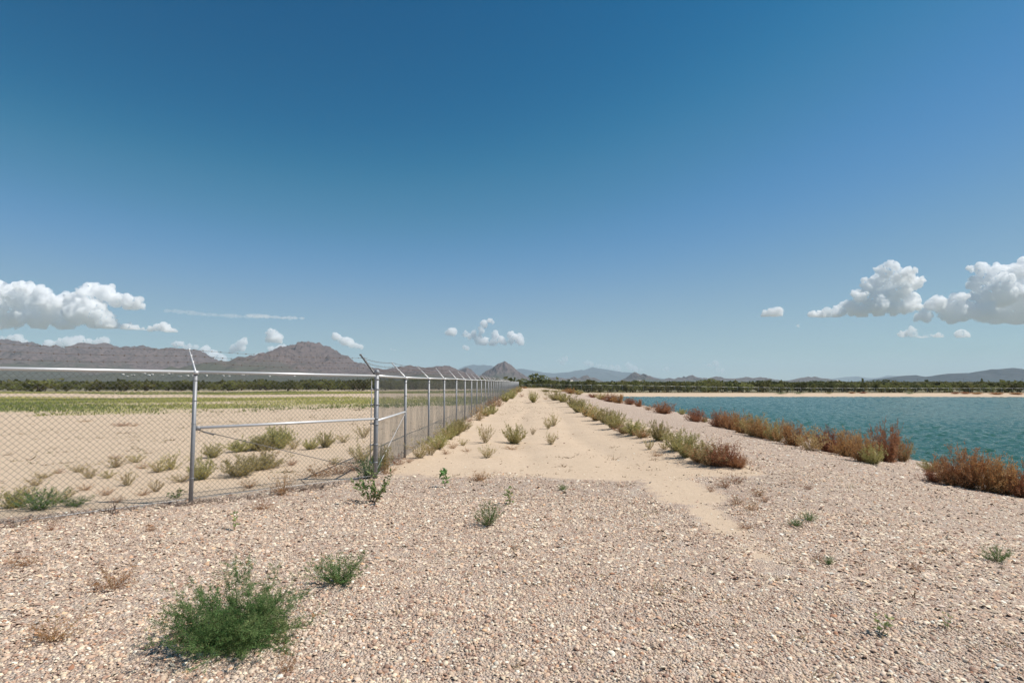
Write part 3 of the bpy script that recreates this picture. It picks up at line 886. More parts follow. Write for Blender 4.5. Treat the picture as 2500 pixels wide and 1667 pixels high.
kind('feathery', 1, 760, bend=0.05, stems=96, branches=24, leaves=28, tilt=1.52, leaf=0.045, width=0.0028, stem_r=0.0050, up=0.20, bl=0.38, base=0.22, leaf_cols=(G1, G2, G1, G3), stem_col=(0.10, 0.12, 0.045), len_var=0.55, tmin=0.05, spread=0.95)

NAMES = {'olive': 'desert_weed', 'mixed': 'desert_weed', 'rust': 'tumbleweed', 'sprig': 'weed_sprig', 'dry': 'dry_weed', 'tan': 'tumbleweed',
         'leafy': 'leafy_plant', 'seedling': 'seedling', 'green': 'green_weed', 'feathery': 'feathery_bush'}
CATS = {'desert_weed': 'weed', 'tumbleweed': 'tumbleweed', 'weed_sprig': 'weed', 'dry_weed': 'weed', 'leafy_plant': 'plant', 'seedling': 'seedling', 'green_weed': 'weed', 'feathery_bush': 'bush'}
rngp = random.Random(77)
def extents(me):
    c = np.empty(len(me.vertices) * 3, dtype=np.float32); me.vertices.foreach_get('co', c); c = c.reshape(-1, 3)
    lo, hi = np.percentile(c, 0.3, axis=0), np.percentile(c, 99.7, axis=0)
    return (hi[0] - lo[0] + hi[1] - lo[1]) / 2, hi[2]
EXT = {k: [extents(f) for (s_, f) in v] for k, v in KINDS.items()}

def plant(kd, px, py, w, h, label, group=None, v=None):
    """stand a plant on the ground where the photo shows its foot; w, h its size in photo pixels"""
    p = G(px, py)
    s = mpp(p)
    v = rngp.randrange(len(KINDS[kd])) if v is None else v
    ew, eh = EXT[kd][v]
    sx = w * s / ew; sz = h * s / eh
    o = empty(NAMES[kd], p, rngp.uniform(0, 6.28), (sx, sx * rngp.uniform(0.85, 1.15), sz))
    link('stem', KINDS[kd][v][0], o)
    link('foliage', KINDS[kd][v][1], o)
    tag(o, label, CATS[NAMES[kd]], group)
    return o

ORD = ['first', 'second', 'third', 'fourth', 'fifth', 'sixth', 'seventh', 'eighth', 'ninth', 'tenth', 'eleventh', 'twelfth', 'thirteenth', 'fourteenth',
       'fifteenth', 'sixteenth', 'seventeenth', 'eighteenth', 'nineteenth', 'twentieth', 'twenty-first', 'twenty-second', 'twenty-third', 'twenty-fourth', 'twenty-fifth',
       'twenty-sixth', 'twenty-seventh', 'twenty-eighth', 'twenty-ninth', 'thirtieth', 'thirty-first', 'thirty-second', 'thirty-third', 'thirty-fourth', 'thirty-fifth', 'thirty-sixth', 'thirty-seventh', 'thirty-eighth', 'thirty-ninth', 'fortieth']
LOOK = {'olive': 'olive green', 'mixed': 'olive and rust-brown', 'rust': 'rust-brown', 'sprig': 'thin olive', 'dry': 'dry brown', 'tan': 'straw-tan', 'leafy': 'broad-leaved green', 'green': 'green', 'seedling': 'green'}
TENS = ['', '', 'twenty', 'thirty', 'forty', 'fifty', 'sixty', 'seventy']
TENTH = ['', '', 'twentieth', 'thirtieth', 'fortieth', 'fiftieth', 'sixtieth', 'seventieth']
def ordinal(i):
    if i < len(ORD): return ORD[i]
    n = i + 1
    return TENTH[n // 10] if n % 10 == 0 else TENS[n // 10] + '-' + ORD[n % 10 - 1]
def row(items, text, group, o, sc, kw=1.0, kh=1.0):
    """a row of plants numbered from the near end"""
    its = sorted(items, key=lambda q: -q[2])
    for i, (kd, cx, cyy, w, h) in enumerate(its):
        plant(kd, o[0] + cx / sc, o[1] + cyy / sc, w / sc * kw, h / sc * kh, '%s %s' % (LOOK[kd], text % ORD[i]), group)

# the green bush in the foreground and its neighbours on the gravel
plant('feathery', 580, 1560, 365, 168, 'large feathery dark green bush growing from the gravel in front', v=0)
plant('green', 826, 1424, 140, 74, 'small feathery green bush just behind the large one on gravel', v=0)
plant('leafy', 912, 1226, 92, 78, 'broad-leaved green plant at the foot of the fence corner post', v=0)
plant('green', 1192, 1283, 74, 62, 'small green weed in the middle of the gravel apron', v=1)
plant('seedling', 1246, 1231, 30, 44, 'leafy upright seedling with a dark shadow on the gravel', v=0)
plant('seedling', 1087, 1189, 26, 46, 'slender seedling at the edge between gravel and road sand', v=1)
plant('green', 1374, 1197, 26, 14, 'tiny green tuft on gravel near the sandy road edge')
plant('dry', 1175, 1172, 55, 26, 'brown twiggy tuft on gravel at the sandy road edge')
plant('dry', 690, 1208, 62, 66, 'orange-brown dry weed at the foot of the front fence', v=0)
plant('dry', 640, 1243, 70, 26, 'low brown dry weed on gravel below the front fence')
plant('dry', 368, 1296, 34, 26, 'tiny reddish dry tuft on gravel left of the seedling stalk')
plant('seedling', 571, 1294, 22, 48, 'thin yellow-green stalk standing alone on the gravel')
plant('dry', 275, 1436, 120, 62, 'sprawling thin reddish dry weed behind the large green bush')
plant('dry', 52, 1382, 78, 34, 'low reddish dry weed near the photo edge below the fence')
plant('dry', 128, 1563, 130, 62, 'sprawling faded dry weed at the lower photo edge')
plant('dry', 700, 1640, 60, 60, 'pale dry stalks on gravel in front of the large green bush')
plant('dry', 125, 1295, 26, 24, 'tiny dry tuft on gravel close to the fence bottom wire')
plant('green', 1943, 1284, 40, 17, 'flat green tuft on the bank, the lower of a pair')
plant('green', 1975, 1270, 42, 22, 'flat green tuft on the bank, the upper of a pair')
plant('green', 2435, 1370, 78, 40, 'green weed on the gravel bank at the photo edge', v=1)
plant('green', 2024, 1378, 28, 24, 'tiny green weed on the bank beside a brown tuft')
plant('dry', 1998, 1368, 28, 24, 'tiny dark brown tuft touching a tiny green weed')
plant('dry', 2235, 1392, 46, 26, 'small rust-red tuft low on the gravel bank')
plant('seedling', 2152, 1546, 44, 50, 'small branching green seedling low on the gravel bank', v=0)
plant('seedling', 2312, 1534, 22, 40, 'thin single-stalked seedling on the dark gravel bank')
plant('dry', 1972, 1195, 26, 18, 'tiny dry tuft halfway down the gravel bank')
for i, (a, b, w, h) in enumerate([(1770, 1190, 46, 32), (1798, 1232, 40, 28), (1836, 1246, 48, 34), (1850, 1212, 34, 30), (1735, 1200, 30, 18), (1818, 1290, 50, 18), (1800, 1180, 36, 30), (1868, 1226, 26, 22)]):
    plant('dry', a, b, w, h, 'sparse brown weed where washed sand meets the gravel bank, %s from the near end' % ORD[[6, 3, 1, 4, 5, 0, 7, 2][i]], 'brown weeds on the bank top')

# shrubs along the pond side of the road
row([('olive', 400, 742, 130, 75), ('olive', 470, 758, 140, 85), ('olive', 560, 800, 150, 90), ('olive', 620, 850, 170, 110), ('mixed', 700, 888, 170, 110), ('mixed', 780, 925, 170, 110),
     ('olive', 870, 955, 190, 130), ('olive', 940, 1000, 190, 140), ('mixed', 1030, 1045, 180, 90), ('olive', 1120, 1062, 190, 130), ('mixed', 1195, 1082, 150, 80),
     ('olive', 1345, 1112, 170, 165), ('sprig', 1430, 1122, 120, 120), ('sprig', 1262, 1192, 105, 105), ('olive', 1520, 1205, 220, 180), ('olive', 1610, 1262, 240, 200),
     ('mixed', 1720, 1308, 250, 190), ('mixed', 1835, 1335, 280, 170), ('rust', 1950, 1345, 270, 205), ('rust', 2075, 1358, 190, 110), ('sprig', 1400, 1190, 150, 70), ('dry', 1330, 1255, 120, 50)],
    'roadside weed, %s from the near end of the road\'s pond-side row', 'weeds along the pond side of the road', (1250, 780), 3.76, 1.2, 1.12)
# weeds on the road's middle
row([('sprig', 1310, 905, 185, 175), ('sprig', 1332, 1045, 195, 135), ('olive', 1590, 915, 225, 190), ('sprig', 1100, 932, 125, 75), ('dry', 1130, 990, 110, 50), ('dry', 930, 1012, 110, 60),
     ('sprig', 1768, 828, 72, 85), ('dry', 1560, 965, 220, 45), ('sprig', 1915, 772, 150, 125), ('sprig', 1965, 745, 110, 120), ('sprig', 1942, 920, 145, 140), ('olive', 1770, 520, 105, 112), ('sprig', 1885, 448, 45, 32), ('dry', 1660, 465, 60, 40), ('dry', 1890, 490, 60, 30), ('dry', 1230, 1268, 140, 60)],
    'weed growing on the sandy road, %s from the gravel apron', 'weeds on the sandy road', (850, 850), 3.92)
# weeds along the foot of the road fence
row([('sprig', 690, 1048, 190, 150), ('sprig', 790, 1018, 190, 130), ('olive', 860, 962, 190, 120), ('sprig', 905, 895, 160, 120), ('olive', 965, 870, 150, 125), ('olive', 1030, 832, 160, 125), ('olive', 1090, 792, 140, 110),
     ('dry', 1160, 705, 90, 65), ('tan', 1255, 692, 140, 130), ('olive', 1320, 648, 90, 70), ('olive', 1375, 630, 110, 85), ('tan', 1385, 572, 120, 90), ('tan', 1445, 560, 90, 80), ('olive', 1505, 512, 110, 85),
     ('olive', 1565, 484, 110, 80), ('tan', 1600, 440, 90, 60), ('olive', 1632, 420, 70, 48), ('tan', 1655, 388, 42, 24), ('rust', 1690, 384, 50, 16), ('dry', 480, 1112, 150, 90), ('dry', 585, 1092, 90, 40), ('olive', 320, 1180, 180, 210), ('dry', 370, 1200, 190, 120), ('dry', 1000, 960, 130, 60)],
    'weed at the foot of the road fence, %s from the corner post', 'weeds along the road fence', (850, 850), 3.92, 1.2, 1.2)
# rust tumbleweeds along the near shore of the pond
shore = [('rust', 540, 682, 105, 50), ('mixed', 610, 690, 100, 45), ('rust', 740, 716, 100, 35), ('mixed', 820, 736, 130, 58), ('rust', 900, 756, 140, 72), ('rust', 980, 768, 140, 76), ('rust', 1080, 782, 110, 62), ('rust', 1165, 800, 90, 62),
         ('tan', 1250, 832, 90, 48), ('rust', 1392, 864, 215, 98), ('olive', 1560, 872, 90, 55), ('rust', 1685, 938, 195, 115), ('olive', 1765, 942, 85, 42), ('rust', 1900, 988, 195, 145), ('rust', 2010, 1012, 210, 155), ('rust', 2120, 1042, 245, 175), ('mixed', 2225, 1072, 240, 185)]
shore += [(k, (1700 + a / 2.94 - 1250) * 3.76, (950 + b / 2.94 - 780) * 3.76, w / 2.94 * 3.76, h / 2.94 * 3.76) for (k, a, b, w, h) in
          [('rust', 470, 352, 190, 130), ('mixed', 570, 372, 200, 140), ('rust', 690, 402, 210, 155), ('tan', 830, 440, 220, 160), ('rust', 955, 452, 220, 160), ('rust', 1080, 482, 220, 175), ('rust', 1200, 520, 200, 190),
           ('olive', 1265, 538, 150, 130), ('rust', 1370, 522, 250, 260), ('mixed', 1480, 520, 170, 160), ('olive', 1690, 592, 160, 75), ('rust', 1705, 662, 180, 75), ('rust', 1830, 692, 270, 200), ('rust', 1960, 712, 300, 270), ('rust', 2110, 735, 300, 240), ('rust', 2240, 755, 270, 220), ('rust', 2350, 778, 230, 200)]]
row(shore, 'tumbleweed on the pond shore, %s from the near end', 'tumbleweeds along the pond shore', (1250, 780), 3.76, 1.05, 1.12)
row([('green', 120, 1282, 130, 14), ('green', 280, 1282, 110, 12), ('rust', 770, 1278, 70, 14), ('rust', 870, 1278, 90, 14), ('rust', 1720, 1284, 70, 18), ('rust', 1810, 1284, 90, 20), ('rust', 1920, 1286, 90, 18), ('rust', 2100, 1288, 120, 20), ('rust', 2280, 1290, 120, 20), ('green', 1300, 1282, 90, 10), ('olive', 560, 1280, 70, 12)],
    'low bush on the far sand bank of the pond, %s in that row', 'low bushes on the far bank', (1875, 620), 3.76)
row([('green', 1285, 662, 95, 26), ('olive', 1400, 663, 45, 12), ('olive', 1800, 667, 60, 13), ('rust', 1870, 664, 60, 14), ('rust', 2080, 664, 70, 14), ('olive', 1000, 662, 90, 12), ('olive', 760, 662, 120, 12), ('olive', 400, 668, 130, 24), ('olive', 310, 664, 120, 26), ('rust', 480, 664, 90, 20)],
    'low bush at the head of the pond, %s from the near end', 'low bushes at the head of the pond', (1250, 780), 3.76)
# weeds behind the front fence
field = [('green', 330, 822, 300, 190), ('olive', 120, 802, 210, 160), ('sprig', 480, 762, 210, 125), ('green', 610, 792, 190, 85), ('sprig', 350, 562, 150, 62), ('sprig', 290, 622, 120, 82), ('dry', 480, 522, 85, 50), ('sprig', 640, 512, 145, 75),
         ('sprig', 730, 562, 130, 115), ('sprig', 950, 472, 130, 92), ('dry', 940, 402, 85, 42), ('sprig', 1110, 432, 145, 85), ('sprig', 1040, 622, 120, 125), ('dry', 1170, 482, 100, 60), ('sprig', 1300, 512, 150, 112), ('sprig', 1400, 492, 155, 145),
         ('sprig', 1280, 672, 100, 105), ('dry', 1180, 702, 125, 62), ('sprig', 1480, 592, 155, 65), ('olive', 1650, 572, 160, 190), ('olive', 1740, 392, 145, 115), ('olive', 1960, 342, 190, 90), ('olive', 2110, 332, 210, 125), ('olive', 2280, 302, 180, 155),
         ('olive', 1970, 542, 250, 165), ('olive', 2140, 492, 240, 125), ('leafy', 1450, 722, 100, 80), ('dry', 870, 700, 120, 70), ('dry', 960, 760, 120, 80), ('sprig', 200, 700, 140, 90), ('dry', 2040, 640, 140, 80), ('dry', 700, 660, 120, 60), ('sprig', 880, 560, 110, 70), ('dry', 1000, 135, 120, 40), ('dry', 1100, 135, 90, 30), ('dry', 700, 100, 90, 25)]
row([(k_, a_, b_, w_ * 1.35, h_) for (k_, a_, b_, w_, h_) in field], 'weed in the sand behind the front fence, %s nearest', 'weeds behind the front fence', (0, 1000), 3.357)
row([('olive', 200, 1300, 230, 190), ('olive', 60, 1315, 200, 120), ('sprig', 340, 1300, 150, 95), ('olive', 500, 1305, 115, 95), ('olive', 640, 1285, 150, 135), ('sprig', 800, 1242, 135, 75), ('sprig', 985, 1200, 150, 105), ('sprig', 960, 1422, 260, 210),
     ('dry', 560, 1555, 300, 120), ('dry', 760, 1530, 260, 110), ('green', 1030, 1565, 190, 190), ('sprig', 100, 1470, 260, 190), ('dry', 900, 1500, 200, 120), ('sprig', 720, 1440, 110, 60), ('dry', 330, 1450, 130, 60)],
    'weed inside the corner of the fenced field, %s nearest', 'weeds inside the fence corner', (625, 750), 3.76, 1.25, 1.1)

# ------------------------------------------------------------------ grass of the field
def grass_patch(name, label, n, seed, xr, yr, want, hgt, wid, cols):
    g = np.random.default_rng(seed)
    x = g.uniform(*xr, n); y = yr[0] + (yr[1] - yr[0]) * g.uniform(0, 1, n)
    ok = (want(x, y) > g.uniform(0.25, 1.0, n)) & (np.abs(x) < y * 1.05 + 6)
    x, y = x[ok], y[ok]; n = len(x)
    z = H(x, y)
    k = 3
    x = np.repeat(x, k) + g.normal(0, 0.18, n * k); y = np.repeat(y, k) + g.normal(0, 0.18, n * k); z = np.repeat(z, k) - 0.02
    m = n * k
    h = hgt * g.uniform(0.4, 1.25, m); a = g.uniform(0, 6.28, m)
    dx, dy = np.cos(a) * wid, np.sin(a) * wid
    tx, ty = g.normal(0, 0.4, m) * h, g.normal(0, 0.4, m) * h
    v = np.stack([np.stack([x - dx, y - dy, z], -1), np.stack([x + dx, y + dy, z], -1), np.stack([x + tx, y + ty, z + h], -1)], 1).reshape(-1, 3)
    tone = np.clip(0.58 + 1.5 * fbm(x * 0.04, y * 0.07, seed + 3, 3) + 0.004 * (x + 60) + g.normal(0, 0.18, m), 0, 1)
    c0, c1 = np.array(cols[0]), np.array(cols[1])
    c = np.repeat(c0 + (c1 - c0) * tone[:, None], 3, axis=0)
    me = np_mesh(name, v, np.arange(m * 3).reshape(-1, 3), M_GREEN, c)
    return tag(link(name, me), label, 'grass', kind='stuff')
grass_patch('field_grass', 'yellow-green grass belts across the sandy field', 130000, 5, (-175, -4), (34, 150), lambda x, y: masks(x, y)[1] * (1.1 + 0.8 * fbm(x * 0.16, y * 0.25, 71, 3)), 0.21, 0.042, ((0.17, 0.20, 0.06), (0.46, 0.40, 0.15)))
grass_patch('bank_grass', 'thin grass strip in front of the far fence', 30000, 6, (-1, 185), (158, 176), lambda x, y: masks(x, y)[1] * 0.9, 0.35, 0.06, ((0.12, 0.12, 0.045), (0.27, 0.20, 0.09)))

# ------------------------------------------------------------------ mesquite trees
def tree_meshes(seed, blobs=17, per=62, lo=(0.10, 0.112, 0.036), hi=(0.25, 0.240, 0.082)):
    """mesquite of height 1 and width ~1.3: trunk mesh, crown mesh"""
    g = np.random.default_rng(seed)
    mb = MB()
    tips = []
    for i in range(4):
        a = g.uniform(0, 6.28); t = g.uniform(0.15, 0.65)
        d = np.array([math.cos(a) * t, math.sin(a) * t, 1.0])
        p0 = np.array([math.cos(a) * 0.03, math.sin(a) * 0.03, -0.05]); p1 = p0 + d * 0.28; p2 = p1 + d * 0.22 + g.normal(0, 0.05, 3); p3 = p2 + d * 0.2 + g.normal(0, 0.05, 3)
        mb.tube([tuple(p0), tuple(p1), tuple(p2), tuple(p3)], [0.03, 0.022, 0.014, 0.006], 5, (0.10, 0.075, 0.055))
        tips.append(p3); tips.append(p2)
    trunk = mb.build('trunk', M_STEM)
    cs = []
    for i in range(blobs):
        a = g.uniform(0, 6.28); r = 0.5 * g.uniform(0, 1) ** 0.5
        z = 0.20 + 0.62 * g.uniform(0, 1) * (1.1 - r)
        cs.append((math.cos(a) * r, math.sin(a) * r, z))
    for q in tips: cs.append(tuple(q))
    cs = np.array(cs)
    n = len(cs) * per
    ci = np.repeat(np.arange(len(cs)), per)
    d = unit(g.normal(0, 1, (n, 3)))
    rr = g.uniform(0.09, 0.22, len(cs))[ci] * g.uniform(0.35, 1.1, n)
    P = cs[ci] + d * rr[:, None] * np.array([1.15, 1.15, 0.75])
    P[:, 2] = np.maximum(P[:, 2], 0.05)
    u = unit(g.normal(0, 1, (n, 3))); w = unit(np.cross(u, g.normal(0, 1, (n, 3))))
    s = g.uniform(0.022, 0.055, n)[:, None]
    v = np.stack([P - u * s, P + w * s * 0.55, P + u * s, P - w * s * 0.55], 1).reshape(-1, 3)
    q = np.arange(n * 4).reshape(n, 4)
    f = np.concatenate([q[:, [0, 1, 2]], q[:, [0, 2, 3]]])
    tone = np.clip(g.uniform(0, 1, len(cs))[ci] * 0.7 + g.uniform(0, 0.4, n), 0, 1)[:, None]
    c = np.array(lo) * (1 - tone) + np.array(hi) * tone
    crown = np_mesh('crown', v, f, M_GREEN, np.repeat(c, 4, axis=0))
    return trunk, crown
TREES = [tree_meshes(900 + i) for i in range(6)] + [tree_meshes(950 + i, lo=(0.055, 0.066, 0.024), hi=(0.130, 0.130, 0.048)) for i in range(2)]
rt = random.Random(12)
def tree(x, y, hgt, width, label, group, v=None):
    v = rt.randrange(len(TREES)) if v is None else v
    o = empty('mesquite_tree', (x, y, h1(x, y) - 0.05), rt.uniform(0, 6.28), (width, width, hgt))
    link('trunk', TREES[v][0], o); link('crown', TREES[v][1], o)
    tag(o, label, 'tree', group)
    return o
# the trees that stand out above the thicket: photo column, top row, distance, width in photo pixels
for (px, top, D, w, v, lab) in [(1308, 912, 205, 84, 0, 'largest olive mesquite tree, at the end of the road'), (1345, 922, 212, 50, 1, 'mesquite tree on the pond side of the largest one'),
                                (1440, 927, 206, 60, 6, 'dark mesquite tree with rounded top behind the far fence'), (1520, 927, 210, 66, 2, 'round mesquite below the twin peaks'),
                                (1732, 924, 200, 80, 3, 'tall mesquite tree standing above the thicket mid-pond'), (1870, 926, 198, 76, 4, 'mesquite tree below the low jagged hills'), (2060, 929, 205, 70, 5, 'mesquite beside the grey knoll'),
                                (2172, 925, 202, 92, 6, 'dark mesquite tree in front of the small mesa'), (2310, 928, 200, 84, 7, 'dark mesquite tree in front of the long mesa'), (2435, 931, 196, 60, 7, 'dark mesquite tree near the photo edge beyond the pond'),
                                (880, 922, 150, 70, 7, 'dark mesquite tree just behind the corner post'), (700, 926, 152, 66, 6, 'dark mesquite at the far edge of the field'), (560, 927, 158, 70, 2, 'wide olive mesquite tree right of the near post'), (90, 925, 150, 110, 3, 'wide olive mesquite at the photo edge of the field'), (300, 928, 152, 60, 7, 'dark rounded mesquite at the field edge')]:
    p = plane_point(px, top, D)
    hh = p[2] - h1(p[0], p[1])
    tree(p[0], p[1], hh * 1.12, w / F * D / 1.25, lab, 'mesquite trees standing out of the thicket', v)
def tree_row(y0, x0, x1, gap, hgt, label, group, jit=3.0):
    x = x0; k = 0; spots = []
    while x < x1:
        xx, yy = x + rt.uniform(-1, 1), y0 + rt.uniform(-jit, jit)
        hh = hgt * rt.uniform(0.75, 1.2)
        spots.append((abs(xx), xx, yy, hh, hh * rt.uniform(0.95, 1.5)))
        x += gap * rt.uniform(0.6, 1.4)
    for i, (q, xx, yy, hh, ww) in enumerate(sorted(spots)):
        tree(xx, yy, hh, ww, label % ordinal(i), group)
tree_row(184, 12, 182, 3.6, 3.7, '%s mesquite tree from the road in the front row behind the far fence', 'front row of mesquite behind the far fence')
tree_row(196, 4, 190, 4.2, 3.9, '%s mesquite tree from the road in the second row behind the far fence', 'second row of mesquite behind the far fence')
tree_row(157, -158, -8, 3.7, 3.0, '%s mesquite tree from the road in the front row beyond the field', 'front row of mesquite beyond the field')
tree_row(168, -166, -6, 4.3, 3.4, '%s mesquite tree from the road in the second row beyond the field', 'second row of mesquite beyond the field')

# the thicket that goes on to the foot of the mountains
def scrub_mass():
    g = np.random.default_rng(31)
    n = 5200
    r = 185 * np.exp(g.uniform(0, 1, n) ** 1.2 * math.log(2600 / 185.0))
    az = g.uniform(-0.86, 0.86, n)
    x, y = r * np.sin(az) , r * np.cos(az)
    ok = np.where(x < -3, y > 176, y > 204)
    x, y, r = x[ok], y[ok], r[ok]
    n = len(x)
    z = H(x, y)
    hgt = g.uniform(1.6, 3.7, n) * np.where(g.uniform(0, 1, n) < 0.06, 1.25, 1.0); wid = hgt * g.uniform(0.7, 1.3, n) * (1 + r / 900)
    per = 15
    m = n * per
    ci = np.repeat(np.arange(n), per)
    d = unit(g.normal(0, 1, (m, 3))); rad = g.uniform(0.4, 1.0, m)
    P = np.stack([x[ci] + d[:, 0] * rad * wid[ci] * 0.7, y[ci] + d[:, 1] * rad * wid[ci] * 0.7, z[ci] + hgt[ci] * (0.52 + 0.46 * d[:, 2] * rad)], -1)
    u = unit(g.normal(0, 1, (m, 3))); w = unit(np.cross(u, g.normal(0, 1, (m, 3))))
    s = (wid[ci] * g.uniform(0.13, 0.28, m))[:, None]
    v = np.stack([P - u * s, P + w * s * 0.7, P + u * s, P - w * s * 0.7], 1).reshape(-1, 3)
    q = np.arange(m * 4).reshape(m, 4)
    f = np.concatenate([q[:, [0, 1, 2]], q[:, [0, 2, 3]]])
    tone = np.clip(g.uniform(0, 1, n)[ci] * 0.75 + g.uniform(0, 0.3, m), 0, 1)[:, None]
    c = np.array((0.065, 0.074, 0.028)) * (1 - tone) + np.array((0.165, 0.158, 0.060)) * tone
    me = np_mesh('scrub_thicket', v, f, M_GREEN, np.repeat(c, 4, axis=0))
    tag(link('scrub_thicket', me), 'dark green desert thicket stretching to the foot of the mountains', 'scrub', kind='stuff')
scrub_mass()

# sparse dry tufts on the open sand of the field and dirt crumbs on the road
def crumbs(name, label, n, seed, xr, yr, ok_fn, hgt, cols):
    g = np.random.default_rng(seed)
    x = g.uniform(*xr, n); y = g.uniform(*yr, n)
    ok = ok_fn(x, y) & (fbm(x * 0.25, y * 0.25, seed + 2, 3) > 0.02)
    x, y = x[ok], y[ok]; n = len(x); z = H(x, y)
    k = 9
    x = np.repeat(x, k); y = np.repeat(y, k); z = np.repeat(z, k); m = n * k
    sz = np.repeat(hgt * np.exp(g.normal(0, 0.5, n)), k)
    bx, by = x + g.normal(0, 0.5, m) * sz, y + g.normal(0, 0.5, m) * sz
    d = unit(np.stack([g.normal(0, 1, m), g.normal(0, 1, m), np.abs(g.normal(0, 0.8, m))], -1)) * (sz * g.uniform(0.5, 1.4, m))[:, None]
    w = unit(np.cross(d, g.normal(0, 1, (m, 3)))) * (sz * 0.07)[:, None]
    b0 = np.stack([bx, by, z], -1)
    v = np.stack([b0 - w, b0 + w, b0 + d], 1).reshape(-1, 3)
    c = np.array(cols)[g.integers(0, len(cols), m)] * g.uniform(0.7, 1.2, (m, 1))
    tag(link(name, np_mesh(name, v, np.arange(m * 3).reshape(-1, 3), M_DRY, np.repeat(c, 3, axis=0))), label, 'weeds', kind='stuff')
crumbs('field_tufts', 'scattered small dry tufts on the open sand of the field', 11000, 41, (-60, -3), (9, 62), lambda x, y: (field_dist(x, y) > 0.6) & (masks(x, y)[1] < 0.5) & (np.abs(x) < y * 1.05 + 4), 0.05, ((0.38, 0.29, 0.17), (0.32, 0.29, 0.14), (0.26, 0.18, 0.11)))
crumbs('dirt_crumbs', 'dark twigs and dirt crumbs strewn over the sandy road', 2600, 43, (-2.6, 5.0), (10.6, 70), lambda x, y: masks(x, y)[0] < 0.5, 0.035, ((0.22, 0.15, 0.10), (0.30, 0.2, 0.13)))
crumbs('straw_litter', 'dry straw and twigs lying on the gravel', 1500, 47, (-8, 9), (3, 12), lambda x, y: (masks(x, y)[0] > 0.6) & (np.abs(x) < y), 0.035, ((0.55, 0.44, 0.28), (0.20, 0.12, 0.08), (0.40, 0.3, 0.2)))
crumbs('fence_litter', 'dead grey grass matted along the bottom of the front fence', 9000, 49, (-12, -2.4), (1, 11), lambda x, y: np.abs((x - CORNER[0]) * -FRONT_DIR[1] + (y - CORNER[1]) * FRONT_DIR[0] + 0.05) < 0.16, 0.07, ((0.45, 0.37, 0.27), (0.30, 0.23, 0.17), (0.5, 0.43, 0.34)))

# ------------------------------------------------------------------ far houses and power poles
from mathutils.bvhtree import BVHTree
M_WALL = vcol_material('house_wall', 0.9, 0, 0.1); M_ROOF = vcol_material('house_roof', 0.9, 0, 0.2)
def house_mesh():
    mb = MB(); mb.box((0, 0, 1.5), (12, 8, 5), (0.72, 0.68, 0.62)); w = mb.build('wall', M_WALL)
    mb = MB(); mb.add([(-6.4, -4.4, 4.0), (6.4, -4.4, 4.0), (6.4, 4.4, 4.0), (-6.4, 4.4, 4.0), (-5, 0, 5.6), (5, 0, 5.6)], [(0, 1, 5, 4), (2, 3, 4, 5), (0, 4, 3), (1, 2, 5), (3, 2, 1, 0)], (0.62, 0.56, 0.50)); r = mb.build('roof', M_ROOF)
    mb = MB()
    for x in (-3.4, 0.2, 3.6): mb.box((x, -4.03, 2.2), (1.4, 0.08, 1.3), (0.06, 0.07, 0.08))
    return w, r, mb.build('window', M_ROOF)
HW, HR, HD = house_mesh()
mts = [o for o in bpy.data.objects if o.name in ('mountain_range', 'mountain')]
trees_ = []
for o in mts:
    me = o.data
    trees_.append(BVHTree.FromPolygons([tuple(v.co) for v in me.vertices], [tuple(p.vertices) for p in me.polygons]))
rh = random.Random(9)
hs_ = [(300 + i * 15.5 + rh.uniform(-7, 7), 914 + rh.uniform(-2, 6)) for i in range(28)]
hn = 0
for (px, py) in hs_:
    d = Vector(tuple(ray(px, py))); best = None
    for t in trees_:
        hit = t.ray_cast(Vector((0, 0, EYE)), d.normalized())
        if hit[0] is not None and (best is None or hit[3] < best[1]): best = (hit[0], hit[3])
    if best is None or best[1] > 4200: continue
    o = empty('house', best[0], rh.uniform(-0.6, 0.6), (rh.uniform(0.7, 1.5), 1.0, rh.uniform(0.8, 1.2)))
    link('wall', HW, o); link('roof', HR, o); link('window', HD, o)
    tag(o, 'tiny pale house below the mountains, %s from the photo edge side' % ordinal(hn), 'house', 'far houses at the foot of the mountains'); hn += 1
for i, (px, D, lab) in enumerate([(1393, 700, 'low white shed beyond the thicket near the road end'), (1560, 760, 'tiny white shed beyond the thicket below the twin peaks'), (2045, 900, 'tiny pale building beyond the thicket by the knoll')]):
    p = plane_point(px, 928.5, D)
    o = empty('shed', (p[0], p[1], p[2] - 1.9), 0.1, (0.5, 0.4, 0.38))
    link('wall', HW, o); link('roof', HR, o); tag(o, lab, 'shed')
mb = MB(); mb.tube([(0, 0, -6), (0, 0, 8.5)], [0.17, 0.12], 6, (0.12, 0.09, 0.07)); me_pole = mb.build('pole', M_STEM)
mb = MB(); mb.box((0, 0, 7.9), (2.4, 0.14, 0.16), (0.12, 0.09, 0.07)); me_cross = mb.build('crossarm', M_STEM)
for i, (px, D) in enumerate([(2149, 950), (2240, 820), (2352, 800), (2496, 780), (2072, 1100), (2015, 1200)]):
    p = plane_point(px, 932, D)
    o = empty('power_pole', (p[0], p[1], -1.5), 0.3)
    link('pole', me_pole, o); link('crossarm', me_cross, o)
    tag(o, 'dark wooden power pole beyond the thicket, %s in line' % ordinal([2, 3, 4, 5, 1, 0][i]), 'power pole', 'power poles beyond the pond')

